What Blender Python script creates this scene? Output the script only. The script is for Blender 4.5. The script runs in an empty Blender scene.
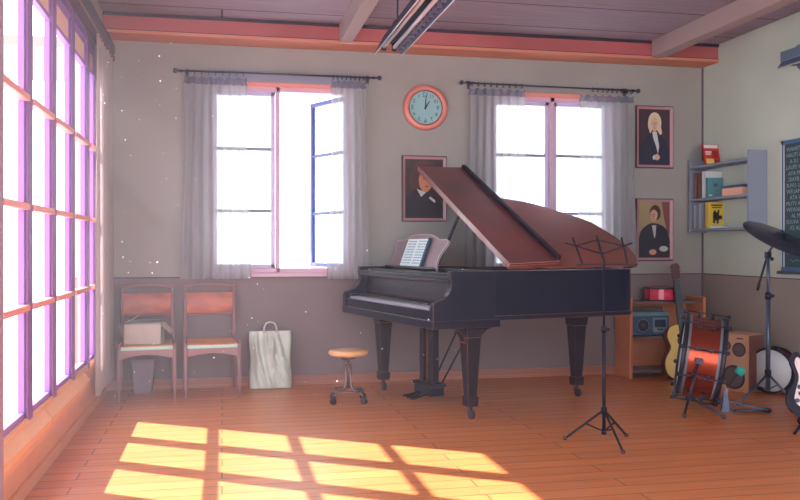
import bpy, bmesh, math, random
from mathutils import Vector, Matrix, Euler
random.seed(7)
PI = math.pi
sc = bpy.context.scene
COL = sc.collection

# ------------------------------------------------------------------ camera
FPX, U0, V0, HC = 850.0, 400.0, 246.0, 1.15
TH = math.atan(178 / 850.0)
CF = Vector((math.sin(TH), math.cos(TH), 0)); CR = Vector((math.cos(TH), -math.sin(TH), 0)); CZ = Vector((0, 0, 1))
CC = Vector((0, 0, HC))
def at(u, v, X=None, Y=None, Z=None, d=None):
    r = CF * FPX + CR * (u - U0) + CZ * (V0 - v)
    if X is not None: t = (X - CC.x) / r.x
    elif Y is not None: t = (Y - CC.y) / r.y
    elif Z is not None: t = (Z - CC.z) / r.z
    else: t = d / FPX
    return CC + r * t

cam = bpy.data.cameras.new('camera'); camo = bpy.data.objects.new('camera', cam); COL.objects.link(camo)
cam.sensor_width = 36.0; cam.lens = 36.0 * FPX / 800.0; cam.shift_y = -(250 - V0) / 800.0
cam.clip_start = 0.05
camo.location = CC; camo.rotation_euler = (PI / 2, 0, -TH)
sc.camera = camo

# ------------------------------------------------------------------ materials
def nodes(m):
    m.use_nodes = True
    nt = m.node_tree; nt.nodes.clear()
    return nt
def out(nt, sh):
    o = nt.nodes.new('ShaderNodeOutputMaterial'); nt.links.new(sh, o.inputs['Surface'])
def rgb(c): return (c[0], c[1], c[2], 1)
def lin(r, g, b):
    f = lambda x: (x / 255 / 12.92) if x / 255 <= .04045 else ((x / 255 + .055) / 1.055) ** 2.4
    return (f(r), f(g), f(b))
def M(name, col, rough=.6, metal=0.0, edge=None, er=.008, noise=0.0, nscale=8.0, spec=.5, col2=None, wood=None, coat=0.0, sheen=0):
    m = bpy.data.materials.new(name); nt = nodes(m); L = nt.links.new
    b = nt.nodes.new('ShaderNodeBsdfPrincipled')
    b.inputs['Roughness'].default_value = rough; b.inputs['Metallic'].default_value = metal
    b.inputs['Specular IOR Level'].default_value = spec
    b.inputs['Coat Weight'].default_value = coat
    src = nt.nodes.new('ShaderNodeRGB'); src.outputs[0].default_value = rgb(col); cur = src.outputs[0]
    tc = nt.nodes.new('ShaderNodeTexCoord')
    if noise or col2 is not None:
        n = nt.nodes.new('ShaderNodeTexNoise'); n.inputs['Scale'].default_value = nscale; n.inputs['Detail'].default_value = 5
        if wood:
            mp = nt.nodes.new('ShaderNodeMapping'); mp.inputs['Scale'].default_value = wood
            L(tc.outputs['Object'], mp.inputs['Vector']); L(mp.outputs[0], n.inputs['Vector'])
        else: L(tc.outputs['Object'], n.inputs['Vector'])
        r = nt.nodes.new('ShaderNodeMapRange'); r.inputs[1].default_value = .35; r.inputs[2].default_value = .65
        L(n.outputs['Fac'], r.inputs[0])
        mx = nt.nodes.new('ShaderNodeMix'); mx.data_type = 'RGBA'
        c2 = col2 if col2 is not None else tuple(x * (1 - noise) for x in col)
        mx.inputs[6].default_value = rgb(col); mx.inputs[7].default_value = rgb(c2)
        L(r.outputs[0], mx.inputs[0]); cur = mx.outputs[2]
    if edge is not None:  # colour drawn along edges: ink outlines, and painted highlights on the piano
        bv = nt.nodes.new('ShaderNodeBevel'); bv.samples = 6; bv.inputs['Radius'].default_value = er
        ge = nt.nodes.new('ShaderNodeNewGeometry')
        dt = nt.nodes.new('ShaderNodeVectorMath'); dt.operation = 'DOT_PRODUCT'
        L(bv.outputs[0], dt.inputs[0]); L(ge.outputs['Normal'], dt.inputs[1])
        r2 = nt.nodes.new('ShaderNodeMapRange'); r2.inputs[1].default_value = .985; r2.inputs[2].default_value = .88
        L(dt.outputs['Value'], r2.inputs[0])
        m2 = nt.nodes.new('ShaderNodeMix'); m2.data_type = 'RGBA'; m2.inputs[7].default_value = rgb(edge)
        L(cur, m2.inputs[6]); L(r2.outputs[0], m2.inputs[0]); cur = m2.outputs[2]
    L(cur, b.inputs['Base Color'])
    out(nt, b.outputs[0])
    return m
def glass_mat():
    m = bpy.data.materials.new('window_glass'); nt = nodes(m)
    t = nt.nodes.new('ShaderNodeBsdfTransparent'); t.inputs[0].default_value = (.96, .98, 1, 1)
    g = nt.nodes.new('ShaderNodeBsdfGlossy'); g.inputs['Roughness'].default_value = .05
    x = nt.nodes.new('ShaderNodeMixShader'); x.inputs[0].default_value = .06
    nt.links.new(t.outputs[0], x.inputs[1]); nt.links.new(g.outputs[0], x.inputs[2]); out(nt, x.outputs[0]); return m
def sheer_mat(name, col, tr, tl=.5, stripe=0):
    m = bpy.data.materials.new(name); nt = nodes(m); L = nt.links.new
    t = nt.nodes.new('ShaderNodeBsdfTransparent')
    d = nt.nodes.new('ShaderNodeBsdfDiffuse'); d.inputs[0].default_value = rgb(col)
    l = nt.nodes.new('ShaderNodeBsdfTranslucent'); l.inputs[0].default_value = rgb(col)
    a = nt.nodes.new('ShaderNodeMixShader'); a.inputs[0].default_value = tl
    L(d.outputs[0], a.inputs[1]); L(l.outputs[0], a.inputs[2])
    b = nt.nodes.new('ShaderNodeMixShader'); b.inputs[0].default_value = 1 - tr
    L(t.outputs[0], b.inputs[1]); L(a.outputs[0], b.inputs[2]); out(nt, b.outputs[0]); return m
def wall_mat(name, up, low, zsplit=.895, line=(.06, .045, .05)):
    m = bpy.data.materials.new(name); nt = nodes(m); L = nt.links.new
    g = nt.nodes.new('ShaderNodeNewGeometry'); s = nt.nodes.new('ShaderNodeSeparateXYZ'); L(g.outputs['Position'], s.inputs[0])
    c = nt.nodes.new('ShaderNodeMath'); c.operation = 'GREATER_THAN'; c.inputs[1].default_value = zsplit; L(s.outputs[2], c.inputs[0])
    n = nt.nodes.new('ShaderNodeTexNoise'); n.inputs['Scale'].default_value = 1.6; n.inputs['Detail'].default_value = 4; L(g.outputs['Position'], n.inputs['Vector'])
    mx = nt.nodes.new('ShaderNodeMix'); mx.data_type = 'RGBA'; mx.inputs[6].default_value = rgb(low); mx.inputs[7].default_value = rgb(up); L(c.outputs[0], mx.inputs[0])
    hs = nt.nodes.new('ShaderNodeHueSaturation'); r = nt.nodes.new('ShaderNodeMapRange'); r.inputs[1].default_value = .3; r.inputs[2].default_value = .7; r.inputs[3].default_value = .93; r.inputs[4].default_value = 1.07
    L(n.outputs[0], r.inputs[0]); L(r.outputs[0], hs.inputs['Value']); L(mx.outputs[2], hs.inputs['Color'])
    d = nt.nodes.new('ShaderNodeMath'); d.operation = 'COMPARE'; d.inputs[1].default_value = zsplit; d.inputs[2].default_value = .004; L(s.outputs[2], d.inputs[0])
    m2 = nt.nodes.new('ShaderNodeMix'); m2.data_type = 'RGBA'; m2.inputs[7].default_value = rgb(line); L(hs.outputs[0], m2.inputs[6]); L(d.outputs[0], m2.inputs[0])
    b = nt.nodes.new('ShaderNodeBsdfPrincipled'); b.inputs['Roughness'].default_value = .85; b.inputs['Specular IOR Level'].default_value = .2
    L(m2.outputs[2], b.inputs['Base Color']); out(nt, b.outputs[0]); return m
def plank_mat(name, c1, c2, gap, w, l, rough, rot=0, gapw=.004, spec=.5, coat=0):
    m = bpy.data.materials.new(name); nt = nodes(m); L = nt.links.new
    g = nt.nodes.new('ShaderNodeNewGeometry'); mp = nt.nodes.new('ShaderNodeMapping'); mp.inputs['Rotation'].default_value = (0, 0, rot); L(g.outputs['Position'], mp.inputs['Vector'])
    br = nt.nodes.new('ShaderNodeTexBrick'); br.inputs['Scale'].default_value = 1; br.inputs['Brick Width'].default_value = l; br.inputs['Row Height'].default_value = w
    br.inputs['Mortar Size'].default_value = gapw; br.inputs['Mortar Smooth'].default_value = .1; br.inputs['Bias'].default_value = 0
    br.inputs['Color1'].default_value = rgb(c1); br.inputs['Color2'].default_value = rgb(c2); br.inputs['Mortar'].default_value = rgb(gap); br.offset = .37; br.offset_frequency = 2
    L(mp.outputs[0], br.inputs['Vector'])
    m3 = nt.nodes.new('ShaderNodeMapping'); m3.inputs['Scale'].default_value = (1.2, 14, 1); L(mp.outputs[0], m3.inputs['Vector'])
    n = nt.nodes.new('ShaderNodeTexNoise'); n.inputs['Scale'].default_value = 2.2; n.inputs['Detail'].default_value = 4; L(m3.outputs[0], n.inputs['Vector'])
    r = nt.nodes.new('ShaderNodeMapRange'); r.inputs[1].default_value = .3; r.inputs[2].default_value = .7; r.inputs[3].default_value = .86; r.inputs[4].default_value = 1.1; L(n.outputs[0], r.inputs[0])
    hs = nt.nodes.new('ShaderNodeHueSaturation'); L(r.outputs[0], hs.inputs['Value']); L(br.outputs[0], hs.inputs['Color'])
    b = nt.nodes.new('ShaderNodeBsdfPrincipled'); b.inputs['Roughness'].default_value = rough; b.inputs['Specular IOR Level'].default_value = spec
    b.inputs['Coat Weight'].default_value = coat
    L(hs.outputs[0], b.inputs['Base Color']); out(nt, b.outputs[0]); return m

INK = lin(45, 32, 52)
m_wall_back = wall_mat('painted_back_wall', lin(156, 153, 148), lin(128, 112, 114))
m_wall_right = wall_mat('painted_right_wall', lin(190, 198, 184), lin(150, 138, 130))
m_wall_left = M('painted_left_wall', lin(170, 150, 145), .8)
m_floor = plank_mat('wood_floor', lin(218, 132, 76), lin(206, 118, 66), lin(120, 62, 50), .13, 1.9, .38, spec=.5, gapw=.0035)
m_ceil = plank_mat('ceiling_boards', lin(146, 128, 142), lin(136, 118, 132), lin(66, 52, 68), .6, 40, .8, gapw=.009)
m_frieze = M('red_cornice_paint', lin(186, 92, 94), .6, noise=.25, nscale=1.5)
m_frieze_b = M('orange_cornice_paint', lin(204, 124, 98), .55)
m_inkline = M('dark_seam', INK, .7)
m_beam = M('beam_paint', lin(160, 138, 136), .7, edge=lin(80, 60, 70), er=.008)
m_base = M('baseboard_wood', lin(160, 100, 84), .55, edge=lin(214, 130, 90), er=.008)
m_post = M('violet_glow_post', lin(112, 50, 150), .5, edge=lin(206, 120, 180), er=.01)  # violet light bleed of the windows painted into the post colour
m_wframe = M('mauve_window_frame', lin(150, 96, 180), .5, edge=lin(90, 60, 150), er=.006)
m_bar = M('pink_wood_bar', lin(230, 144, 130), .5, edge=lin(120, 50, 90), er=.006)
m_bwin = M('pink_white_frame', lin(214, 172, 190), .5, edge=lin(120, 70, 130), er=.006)
m_sash = M('pale_violet_sash', lin(200, 190, 226), .5)
m_header = M('header_blind_cloth', lin(140, 140, 160), .8)
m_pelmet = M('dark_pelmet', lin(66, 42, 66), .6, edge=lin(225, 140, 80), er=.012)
m_ledge = M('ledge_wood', lin(236, 168, 112), .5, edge=lin(140, 80, 60), er=.006, noise=.12, nscale=3)
m_panel = M('orange_panel_wood', lin(226, 156, 112), .5, noise=.1, nscale=3)
m_glass = glass_mat()
m_peach = M('peach_panel', lin(240, 190, 170), .6)
m_sheer = sheer_mat('sheer_curtain_cloth', lin(176, 174, 178), .2, .45)
m_hem = sheer_mat('curtain_heading_cloth', lin(128, 132, 150), .2, .3)
m_thick = sheer_mat('grey_curtain_cloth', lin(176, 160, 156), .0, .25)
m_rod = M('dark_blue_metal', lin(48, 56, 84), .4, .3)
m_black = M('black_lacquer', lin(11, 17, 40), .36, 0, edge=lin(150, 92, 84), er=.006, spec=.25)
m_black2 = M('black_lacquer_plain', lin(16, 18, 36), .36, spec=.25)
m_pleg = M('piano_leg_floor_reflection', lin(30, 22, 36), .36, 0, edge=lin(160, 100, 84), er=.005, spec=.3)  # browner than the case: floor reflection put into the leg colour
m_lidm = M('lid_lacquer_reflection', lin(136, 66, 58), .28, 0, noise=.35, nscale=2.0, edge=lin(60, 36, 44), er=.01, coat=.3)  # reddish reflection painted into the lid's base colour
m_lidf = M('lid_flap_reflection', lin(118, 50, 50), .3, 0, noise=.4, nscale=2.5, edge=lin(220, 170, 160), er=.008, coat=.3)  # same reddish reflection in the flap's base colour
m_desk = M('desk_mauve_wood', lin(136, 112, 118), .5, edge=lin(226, 216, 218), er=.012)
m_keyw = M('ivory_key', lin(150, 146, 160), .35)
m_keyb = M('ebony_key', lin(26, 24, 34), .3)
m_gold = M('gold_plate', lin(120, 80, 50), .4, .4)
m_felt = M('red_felt', lin(64, 26, 40), .9)
m_paper = M('white_paper', lin(222, 236, 238), .8)
m_note = M('score_ink', lin(110, 140, 150), .8)
m_teal = M('teal_cover', lin(40, 62, 84), .6)
m_leg = M('chair_frame_mauve', lin(150, 108, 110), .5, edge=lin(236, 176, 156), er=.004)
m_cwood = M('chair_orange_wood', lin(220, 126, 98), .5, col2=lin(178, 104, 96), nscale=6, wood=(.8, 1, 2))
m_cseat = M('chair_seat_wood', lin(232, 150, 96), .5, noise=.15, nscale=5)
m_mint = M('mint_edge', lin(176, 214, 196), .6)
m_card = M('pale_cardboard', lin(190, 178, 166), .85, noise=.1, nscale=12, edge=lin(90, 74, 84), er=.004)
m_bin = M('mauve_plastic', lin(128, 108, 122), .5, edge=lin(78, 62, 84), er=.005)
m_bag = M('silvery_plastic_bag', lin(206, 212, 198), .32, .0, noise=.22, nscale=6, coat=.2)
m_chrome = M('brushed_steel', lin(128, 100, 100), .3, .6)
m_stoolseat = M('stool_seat_wood', lin(238, 176, 120), .35, coat=.3)
m_caster = M('caster_rubber', lin(52, 38, 48), .5)
m_msb = M('black_painted_steel', lin(24, 21, 38), .5, 0, spec=.25)
m_clockrim = M('copper_clock_rim', lin(216, 132, 118), .35, .15)
m_clockface = M('pale_blue_dial', lin(142, 186, 190), .6)
m_navy = M('navy_ink', lin(34, 40, 74), .6)
m_pframe = M('portrait_frame_pink', lin(176, 132, 138), .4, edge=lin(60, 34, 56), er=.007)
m_pframe2 = M('portrait_frame_dark', lin(70, 44, 64), .45)
m_shelfw = M('shelf_orange_wood', lin(206, 124, 84), .5, noise=.15, nscale=4, edge=lin(236, 168, 104), er=.005)
m_board = M('shelf_board_dark', lin(110, 84, 88), .5, edge=lin(170, 130, 120), er=.005)
m_blueg = M('blue_grey_board', lin(134, 142, 160), .6, edge=lin(60, 62, 84), er=.005)
m_guit = M('spruce_top', lin(238, 204, 112), .35, noise=.12, nscale=10, wood=(8, 1, .6), coat=.3)
m_gside = M('dark_rosewood', lin(96, 48, 44), .35, coat=.2)
m_fret = M('teal_black_fretboard', lin(40, 86, 98), .5)
m_head = M('guitar_headstock_wood', lin(90, 52, 56), .5)
m_shell = M('red_lacquer_shell', lin(150, 30, 36), .24, .25, coat=.6)
m_shellb = M('sunburst_copper', lin(240, 140, 80), .22, .35, coat=.6)
m_shelld = M('dark_maroon_lacquer', lin(70, 26, 34), .24, .2, coat=.6)
m_hw = M('dark_drum_hardware', lin(52, 52, 72), .35, .5)
m_hoop = M('black_hoop', lin(30, 32, 48), .35, .2, edge=lin(110, 116, 140), er=.005)
m_skin = M('white_drumhead', lin(214, 218, 222), .5, noise=.08, nscale=5)
m_beater = M('teal_felt', lin(44, 176, 160), .8)
m_spk = M('speaker_wood', lin(206, 152, 120), .5, noise=.1, nscale=6, edge=lin(90, 60, 60), er=.006)
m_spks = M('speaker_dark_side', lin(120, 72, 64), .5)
m_cone = M('speaker_cone', lin(98, 78, 80), .6)
m_coned = M('speaker_cone_dark', lin(52, 44, 56), .6)
m_cymb = M('dark_bronze_cymbal', lin(66, 64, 84), .3, .6)
m_stand = M('blue_grey_steel', lin(84, 94, 120), .3, .5)
m_chalk = M('green_chalkboard', lin(38, 72, 82), .7, noise=.12, nscale=4)
m_chalkt = M('white_chalk', lin(150, 170, 168), .9)
m_bframe = M('blue_board_frame', lin(60, 96, 140), .5)
m_bframew = M('pale_board_frame', lin(214, 214, 220), .5)
m_lampb = M('lamp_dark_steel', lin(36, 34, 62), .6, 0, spec=.2)
m_lampt = M('lamp_teal_steel', lin(92, 112, 136), .4, .2, edge=lin(160, 200, 206), er=.006)
m_tube = M('unlit_tube_glass', lin(190, 180, 190), .3)
m_louv = M('lamp_louvre', lin(104, 96, 118), .5)
m_radio = M('radio_teal', lin(52, 78, 104), .45, edge=lin(26, 34, 54), er=.004)
m_radiol = M('radio_light_teal', lin(104, 136, 152), .45)
m_pink = M('pink_drum_shell', lin(226, 60, 96), .4)
m_pinkl = M('pale_pink_highlight', lin(244, 150, 170), .4)
m_ered = M('dark_guitar_lacquer', lin(32, 28, 46), .5, spec=.15, edge=lin(110, 120, 150), er=.006)
m_pg = M('white_pickguard', lin(226, 210, 204), .4)
def plain(n, *c, r=.7): return M(n, lin(*c), r)

# ------------------------------------------------------------------ mesh builder
class MB:
    def __init__(s): s.v = []; s.f = []; s.m = []; s.sm = []
    def add(s, vs, fs, mi=0, smooth=False, mat=None):
        o = len(s.v)
        for p in vs:
            p = Vector(p)
            s.v.append(mat @ p if mat is not None else p)
        for f in fs: s.f.append([i + o for i in f]); s.m.append(mi); s.sm.append(smooth)
        return s
    def box(s, c, size, mi=0, rot=None):
        hx, hy, hz = (x / 2 for x in size)
        vs = [Vector((x, y, z)) for x in (-hx, hx) for y in (-hy, hy) for z in (-hz, hz)]
        if rot is not None: vs = [rot @ p for p in vs]
        c = Vector(c)
        return s.add([p + c for p in vs], [(0, 1, 3, 2), (4, 6, 7, 5), (0, 4, 5, 1), (2, 3, 7, 6), (0, 2, 6, 4), (1, 5, 7, 3)], mi)
    def bb(s, a, b, mi=0):
        return s.box([(x + y) / 2 for x, y in zip(a, b)], [abs(x - y) for x, y in zip(a, b)], mi)
    def hexa(s, bot, top, mi=0):
        vs = list(bot) + list(top)
        return s.add(vs, [(3, 2, 1, 0), (4, 5, 6, 7), (0, 1, 5, 4), (1, 2, 6, 5), (2, 3, 7, 6), (3, 0, 4, 7)], mi)
    def prism(s, poly, fn, d0, d1, mi=0, mside=None, smooth=False):
        n = len(poly)
        s.add([fn(x, y, d0) for x, y in poly], [list(range(n))[::-1]], mi)
        s.add([fn(x, y, d1) for x, y in poly], [list(range(n))], mi)
        s.add([fn(x, y, d) for d in (d0, d1) for x, y in poly], [(i, (i + 1) % n, n + (i + 1) % n, n + i) for i in range(n)], mi if mside is None else mside, smooth)
        return s
    def cyl(s, p0, p1, r0, r1=None, n=16, mi=0, cap=True):
        p0 = Vector(p0); p1 = Vector(p1); r1 = r0 if r1 is None else r1
        q = (p1 - p0).to_track_quat('Z', 'Y').to_matrix()
        vs = []
        for p, r in ((p0, r0), (p1, r1)):
            for i in range(n):
                a = 2 * PI * i / n; vs.append(p + q @ Vector((r * math.cos(a), r * math.sin(a), 0)))
        s.add(vs, [(i, (i + 1) % n, n + (i + 1) % n, n + i) for i in range(n)], mi, True)
        if cap:
            s.add(vs[:n], [list(range(n))[::-1]], mi); s.add(vs[n:], [list(range(n))], mi)
        return s
    def tube(s, pts, r, n=8, mi=0, closed=False):
        pts = [Vector(p) for p in pts]; k = len(pts); vs = []; prev = None
        rs = r if isinstance(r, (list, tuple)) else [r] * k
        for i, p in enumerate(pts):
            a = pts[(i - 1) % k] if (closed or i > 0) else p
            b = pts[(i + 1) % k] if (closed or i < k - 1) else p
            t = (b - a).normalized()
            if prev is None:
                up = Vector((0, 0, 1)) if abs(t.z) < .9 else Vector((1, 0, 0)); x = t.cross(up).normalized()
            else: x = (prev - t * prev.dot(t)).normalized()
            y = t.cross(x); prev = x
            for j in range(n):
                an = 2 * PI * j / n; vs.append(p + (x * math.cos(an) + y * math.sin(an)) * rs[i])
        fs = []
        for i in range(k if closed else k - 1):
            i2 = (i + 1) % k
            for j in range(n): fs.append((i * n + j, i * n + (j + 1) % n, i2 * n + (j + 1) % n, i2 * n + j))
        s.add(vs, fs, mi, True)
        if not closed: s.add(vs[:n], [list(range(n))[::-1]], mi); s.add(vs[-n:], [list(range(n))], mi)
        return s
    def lathe(s, prof, o=(0, 0, 0), q=None, n=32, mi=0, cap=False):
        o = Vector(o); q = q if q is not None else Matrix.Identity(3); vs = []
        for r, z in prof:
            for i in range(n):
                a = 2 * PI * i / n; vs.append(o + q @ Vector((r * math.cos(a), r * math.sin(a), z)))
        fs = [(k * n + i, k * n + (i + 1) % n, (k + 1) * n + (i + 1) % n, (k + 1) * n + i) for k in range(len(prof) - 1) for i in range(n)]
        return s.add(vs, fs, mi, True)
    def ball(s, c, r, mi=0, n=12, sc_=(1, 1, 1)):
        prof = [(r * math.sin(PI * k / 8) + 1e-5, -r * math.cos(PI * k / 8)) for k in range(9)]
        c = Vector(c); t = MB().lathe(prof, n=n)
        return s.add([Vector((p.x * sc_[0], p.y * sc_[1], p.z * sc_[2])) + c for p in t.v], t.f, mi, True)
    def build(s, name, mats, parent=None, bevel=0, seg=2, fixn=True):
        me = bpy.data.meshes.new(name)
        me.from_pydata([tuple(p) for p in s.v], [], s.f)
        for mm in (mats if isinstance(mats, (list, tuple)) else [mats]): me.materials.append(mm)
        me.polygons.foreach_set('material_index', s.m); me.polygons.foreach_set('use_smooth', s.sm)
        me.update()
        if fixn:
            b = bmesh.new(); b.from_mesh(me); bmesh.ops.remove_doubles(b, verts=b.verts, dist=1e-5)
            bmesh.ops.recalc_face_normals(b, faces=b.faces); b.to_mesh(me); b.free()
        o = bpy.data.objects.new(name, me); COL.objects.link(o)
        if parent is not None: o.parent = parent
        if bevel:
            bm_ = o.modifiers.new('bevel', 'BEVEL'); bm_.width = bevel; bm_.segments = seg; bm_.limit_method = 'ANGLE'; bm_.angle_limit = math.radians(40)
        return o
def tag(o, label=None, cat=None, group=None, kind=None):
    if label: o['label'] = label
    if cat: o['category'] = cat
    if group: o['group'] = group
    if kind: o['kind'] = kind
    return o
def thing(name, loc, label, cat, group=None, rot=(0, 0, 0), mat=None):
    o = bpy.data.objects.new(name, None); COL.objects.link(o); o.empty_display_size = .1
    o.location = loc
    o.rotation_euler = mat.to_euler() if mat is not None else rot
    return tag(o, label, cat, group)
def struct(mb, name, mats, parent=None, bevel=0):
    o = mb.build(name, mats, parent, bevel)
    if parent is None: o['kind'] = 'structure'
    return o
def copy_tree(o, parent=None):
    c = o.copy(); COL.objects.link(c)
    if parent is not None: c.parent = parent
    for ch in [x for x in bpy.data.objects if x.parent == o]: copy_tree(ch, c)
    return c
XY = lambda z0=0: (lambda x, y, d: (x, y, d))
XZ = lambda x, y, d: (x, d, y)
YZ = lambda x, y, d: (d, x, y)
def smooth_poly(pts, n=6, closed=True):
    k = len(pts); o = []
    for i in range(k if closed else k - 1):
        p0, p1, p2, p3 = (pts[(i + j) % k] if closed else pts[min(max(i + j, 0), k - 1)] for j in (-1, 0, 1, 2))
        for t in range(n):
            t = t / n
            o.append(tuple(.5 * (2 * b + (c - a) * t + (2 * a - 5 * b + 4 * c - d) * t * t + (-a + 3 * b - 3 * c + d) * t ** 3) for a, b, c, d in zip(p0, p1, p2, p3)))
    if not closed: o.append(tuple(pts[-1]))
    return o
def ell(cx, cy, rx, ry, n=20, a0=0, a1=2 * PI):
    return [(cx + rx * math.cos(a0 + (a1 - a0) * i / n), cy + ry * math.sin(a0 + (a1 - a0) * i / n)) for i in range(n)]
def text_mesh(body, size):
    cu = bpy.data.curves.new('t', 'FONT'); cu.body = body; cu.size = size; cu.align_x = 'CENTER'; cu.align_y = 'CENTER'; cu.resolution_u = 2
    o = bpy.data.objects.new('t', cu); COL.objects.link(o)
    dg = bpy.context.evaluated_depsgraph_get(); me = o.evaluated_get(dg).to_mesh()
    vs = [tuple(v.co) for v in me.vertices]; fs = [tuple(p.vertices) for p in me.polygons]
    o.evaluated_get(dg).to_mesh_clear(); bpy.data.objects.remove(o); bpy.data.curves.remove(cu)
    return vs, fs

# ------------------------------------------------------------------ room shell
XL, XR, YB, YF, ZC = -.896, 4.34, 7.1, -1.0, 2.95
struct(MB().bb((XL - .3, YF, -.1), (XR + .15, YB + .15, 0)), 'floor', m_floor)
struct(MB().bb((XL - .3, YF, ZC), (XR + .15, YB + .15, ZC + .1)), 'ceiling', m_ceil)
W1 = (-.115, 1.085); W2 = (2.29, 3.445); WZ = (.925, 2.47)
mb = MB()
for x0, x1 in ((XL - .3, W1[0]), (W1[1], W2[0]), (W2[1], XR + .15)): mb.bb((x0, YB, 0), (x1, YB + .15, ZC))
for x0, x1 in (W1, W2):
    mb.bb((x0, YB, 0), (x1, YB + .15, WZ[0])); mb.bb((x0, YB, WZ[1]), (x1, YB + .15, ZC))
struct(mb, 'wall_back', m_wall_back)
struct(MB().bb((XR, YF, 0), (XR + .15, YB, ZC)), 'wall_right', m_wall_right)
BAYS = [6.12 - .6 * i for i in range(0, 12)]            # post centres, far to near
YN = BAYS[-1] - .05
ZS, ZT = .34, 2.60
mb = MB()
mb.bb((XL - .12, YF, 0), (XL, YB, ZS - .03), 1); mb.bb((XL - .12, YF, ZT), (XL, YB, ZC)); mb.bb((XL - .12, 6.45, ZS - .03), (XL, YB, ZT)); mb.bb((XL - .12, YF, ZS - .03), (XL, YN, ZT))
struct(mb, 'wall_left', [m_wall_left, m_panel])
# cornice along the back wall
mb = MB(); mb.bb((XL, YB - .25, 2.815), (XR, YB, ZC), 0); mb.bb((XL, YB - .262, 2.79), (XR, YB, 2.815), 1); mb.bb((XL, YB - .262, 2.925), (XR, YB - .25, ZC), 2)
mb.bb((XL, YB - .254, 2.815), (XR, YB - .25, 2.822), 2)
struct(mb, 'trim_1', [m_frieze, m_frieze_b, m_inkline])
for i, (xa, xb) in enumerate(((.929, 1.035), (3.685, 3.795))):
    struct(MB().bb((xa, YF, 2.80), (xb, YB - .262, ZC)), 'trim_%d' % (2 + i), m_beam, bevel=.004)
mb = MB(); mb.bb((XL, YB - .022, 0), (XR, YB, .075), 0); mb.bb((XL, YB - .027, .0), (XR, YB - .0221, .02), 0)
struct(mb, 'baseboard_back', m_base, bevel=.004)
struct(MB().bb((XR - .02, YF, 0), (XR, YB - .03, .07)), 'baseboard_right', m_base, bevel=.004)
struct(MB().bb((XR - .012, YB - .012, .075), (XR, YB, 2.79)), 'trim_4', M('corner_strip', lin(96, 84, 98), .8))
# ledge under the left windows
mb = MB()
ys = [5.9, 4.62, 3.36, 2.1, .84, YF]
for a, b in zip(ys, ys[1:]): mb.prism([(XL, .33), (XL + .048, .270), (XL + .048, .235), (XL, .235)], XZ, b + .006, a, 0)
mb.bb((XL, YF, .19), (XL + .032, 5.9, .235), 1)
mb.bb((XL, YF, 0), (XL + .02, 6.9, .06), 1)
struct(mb, 'trim_5', [m_ledge, m_panel], bevel=.004)
struct(MB().bb((XL, 3.14, 0), (XL + .12, 3.32, ZC)), 'trim_7', M('mauve_pilaster', lin(150, 124, 150), .7), bevel=.006)
struct(MB().bb((XL, YF, 2.60), (XL + .075, 6.98, 2.72)), 'trim_6', m_pelmet, bevel=.004)
# left window bays
XG = XL - .022
nwin = 3
for i, yc in enumerate(BAYS):
    near = yc; far = BAYS[i - 1] if i else 6.50
    r = MB()
    # frame and jamb posts of this bay (post stands at its near side)
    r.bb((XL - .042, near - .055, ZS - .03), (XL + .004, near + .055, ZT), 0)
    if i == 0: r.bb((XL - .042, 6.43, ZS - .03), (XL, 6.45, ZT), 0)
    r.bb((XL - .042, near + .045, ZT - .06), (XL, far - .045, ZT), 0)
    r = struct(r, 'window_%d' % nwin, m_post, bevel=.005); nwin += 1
    f = MB(); a, b = near + .055, far - .055
    f.bb((XG - .014, a, ZS), (XG + .014, a + .022, ZT - .06)); f.bb((XG - .014, b - .022, ZS), (XG + .014, b, ZT - .06)); f.bb((XG - .014, a, ZS), (XG + .014, b, ZS + .03)); f.bb((XG - .014, a, ZT - .09), (XG + .014, b, ZT - .06))
    f.build('window_frame', m_wframe, r)
    for z in (.86, 1.335, 1.845, 2.37):
        MB().bb((XG - .012, a, z - (.015 if z < 2 else .012)), (XL + (.016 if z < 2 else .0), b, z + (.015 if z < 2 else .012))).build('glazing_bar', m_bar if z < 2 else m_wframe, r, .004)
    MB().bb((XG - .05, a, ZS - .03), (XL + .008, b, ZS + .002)).build('window_sill', m_ledge, r, .003)
    MB().bb((XG - .004, a + .02, ZS + .03), (XG + .004, b - .02, 2.362)).build('pane', m_glass, r)
    MB().bb((XG - .010, a + .02, 2.378), (XG + .008, b - .02, ZT - .08)).build('transom_panel', m_peach, r)

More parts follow.
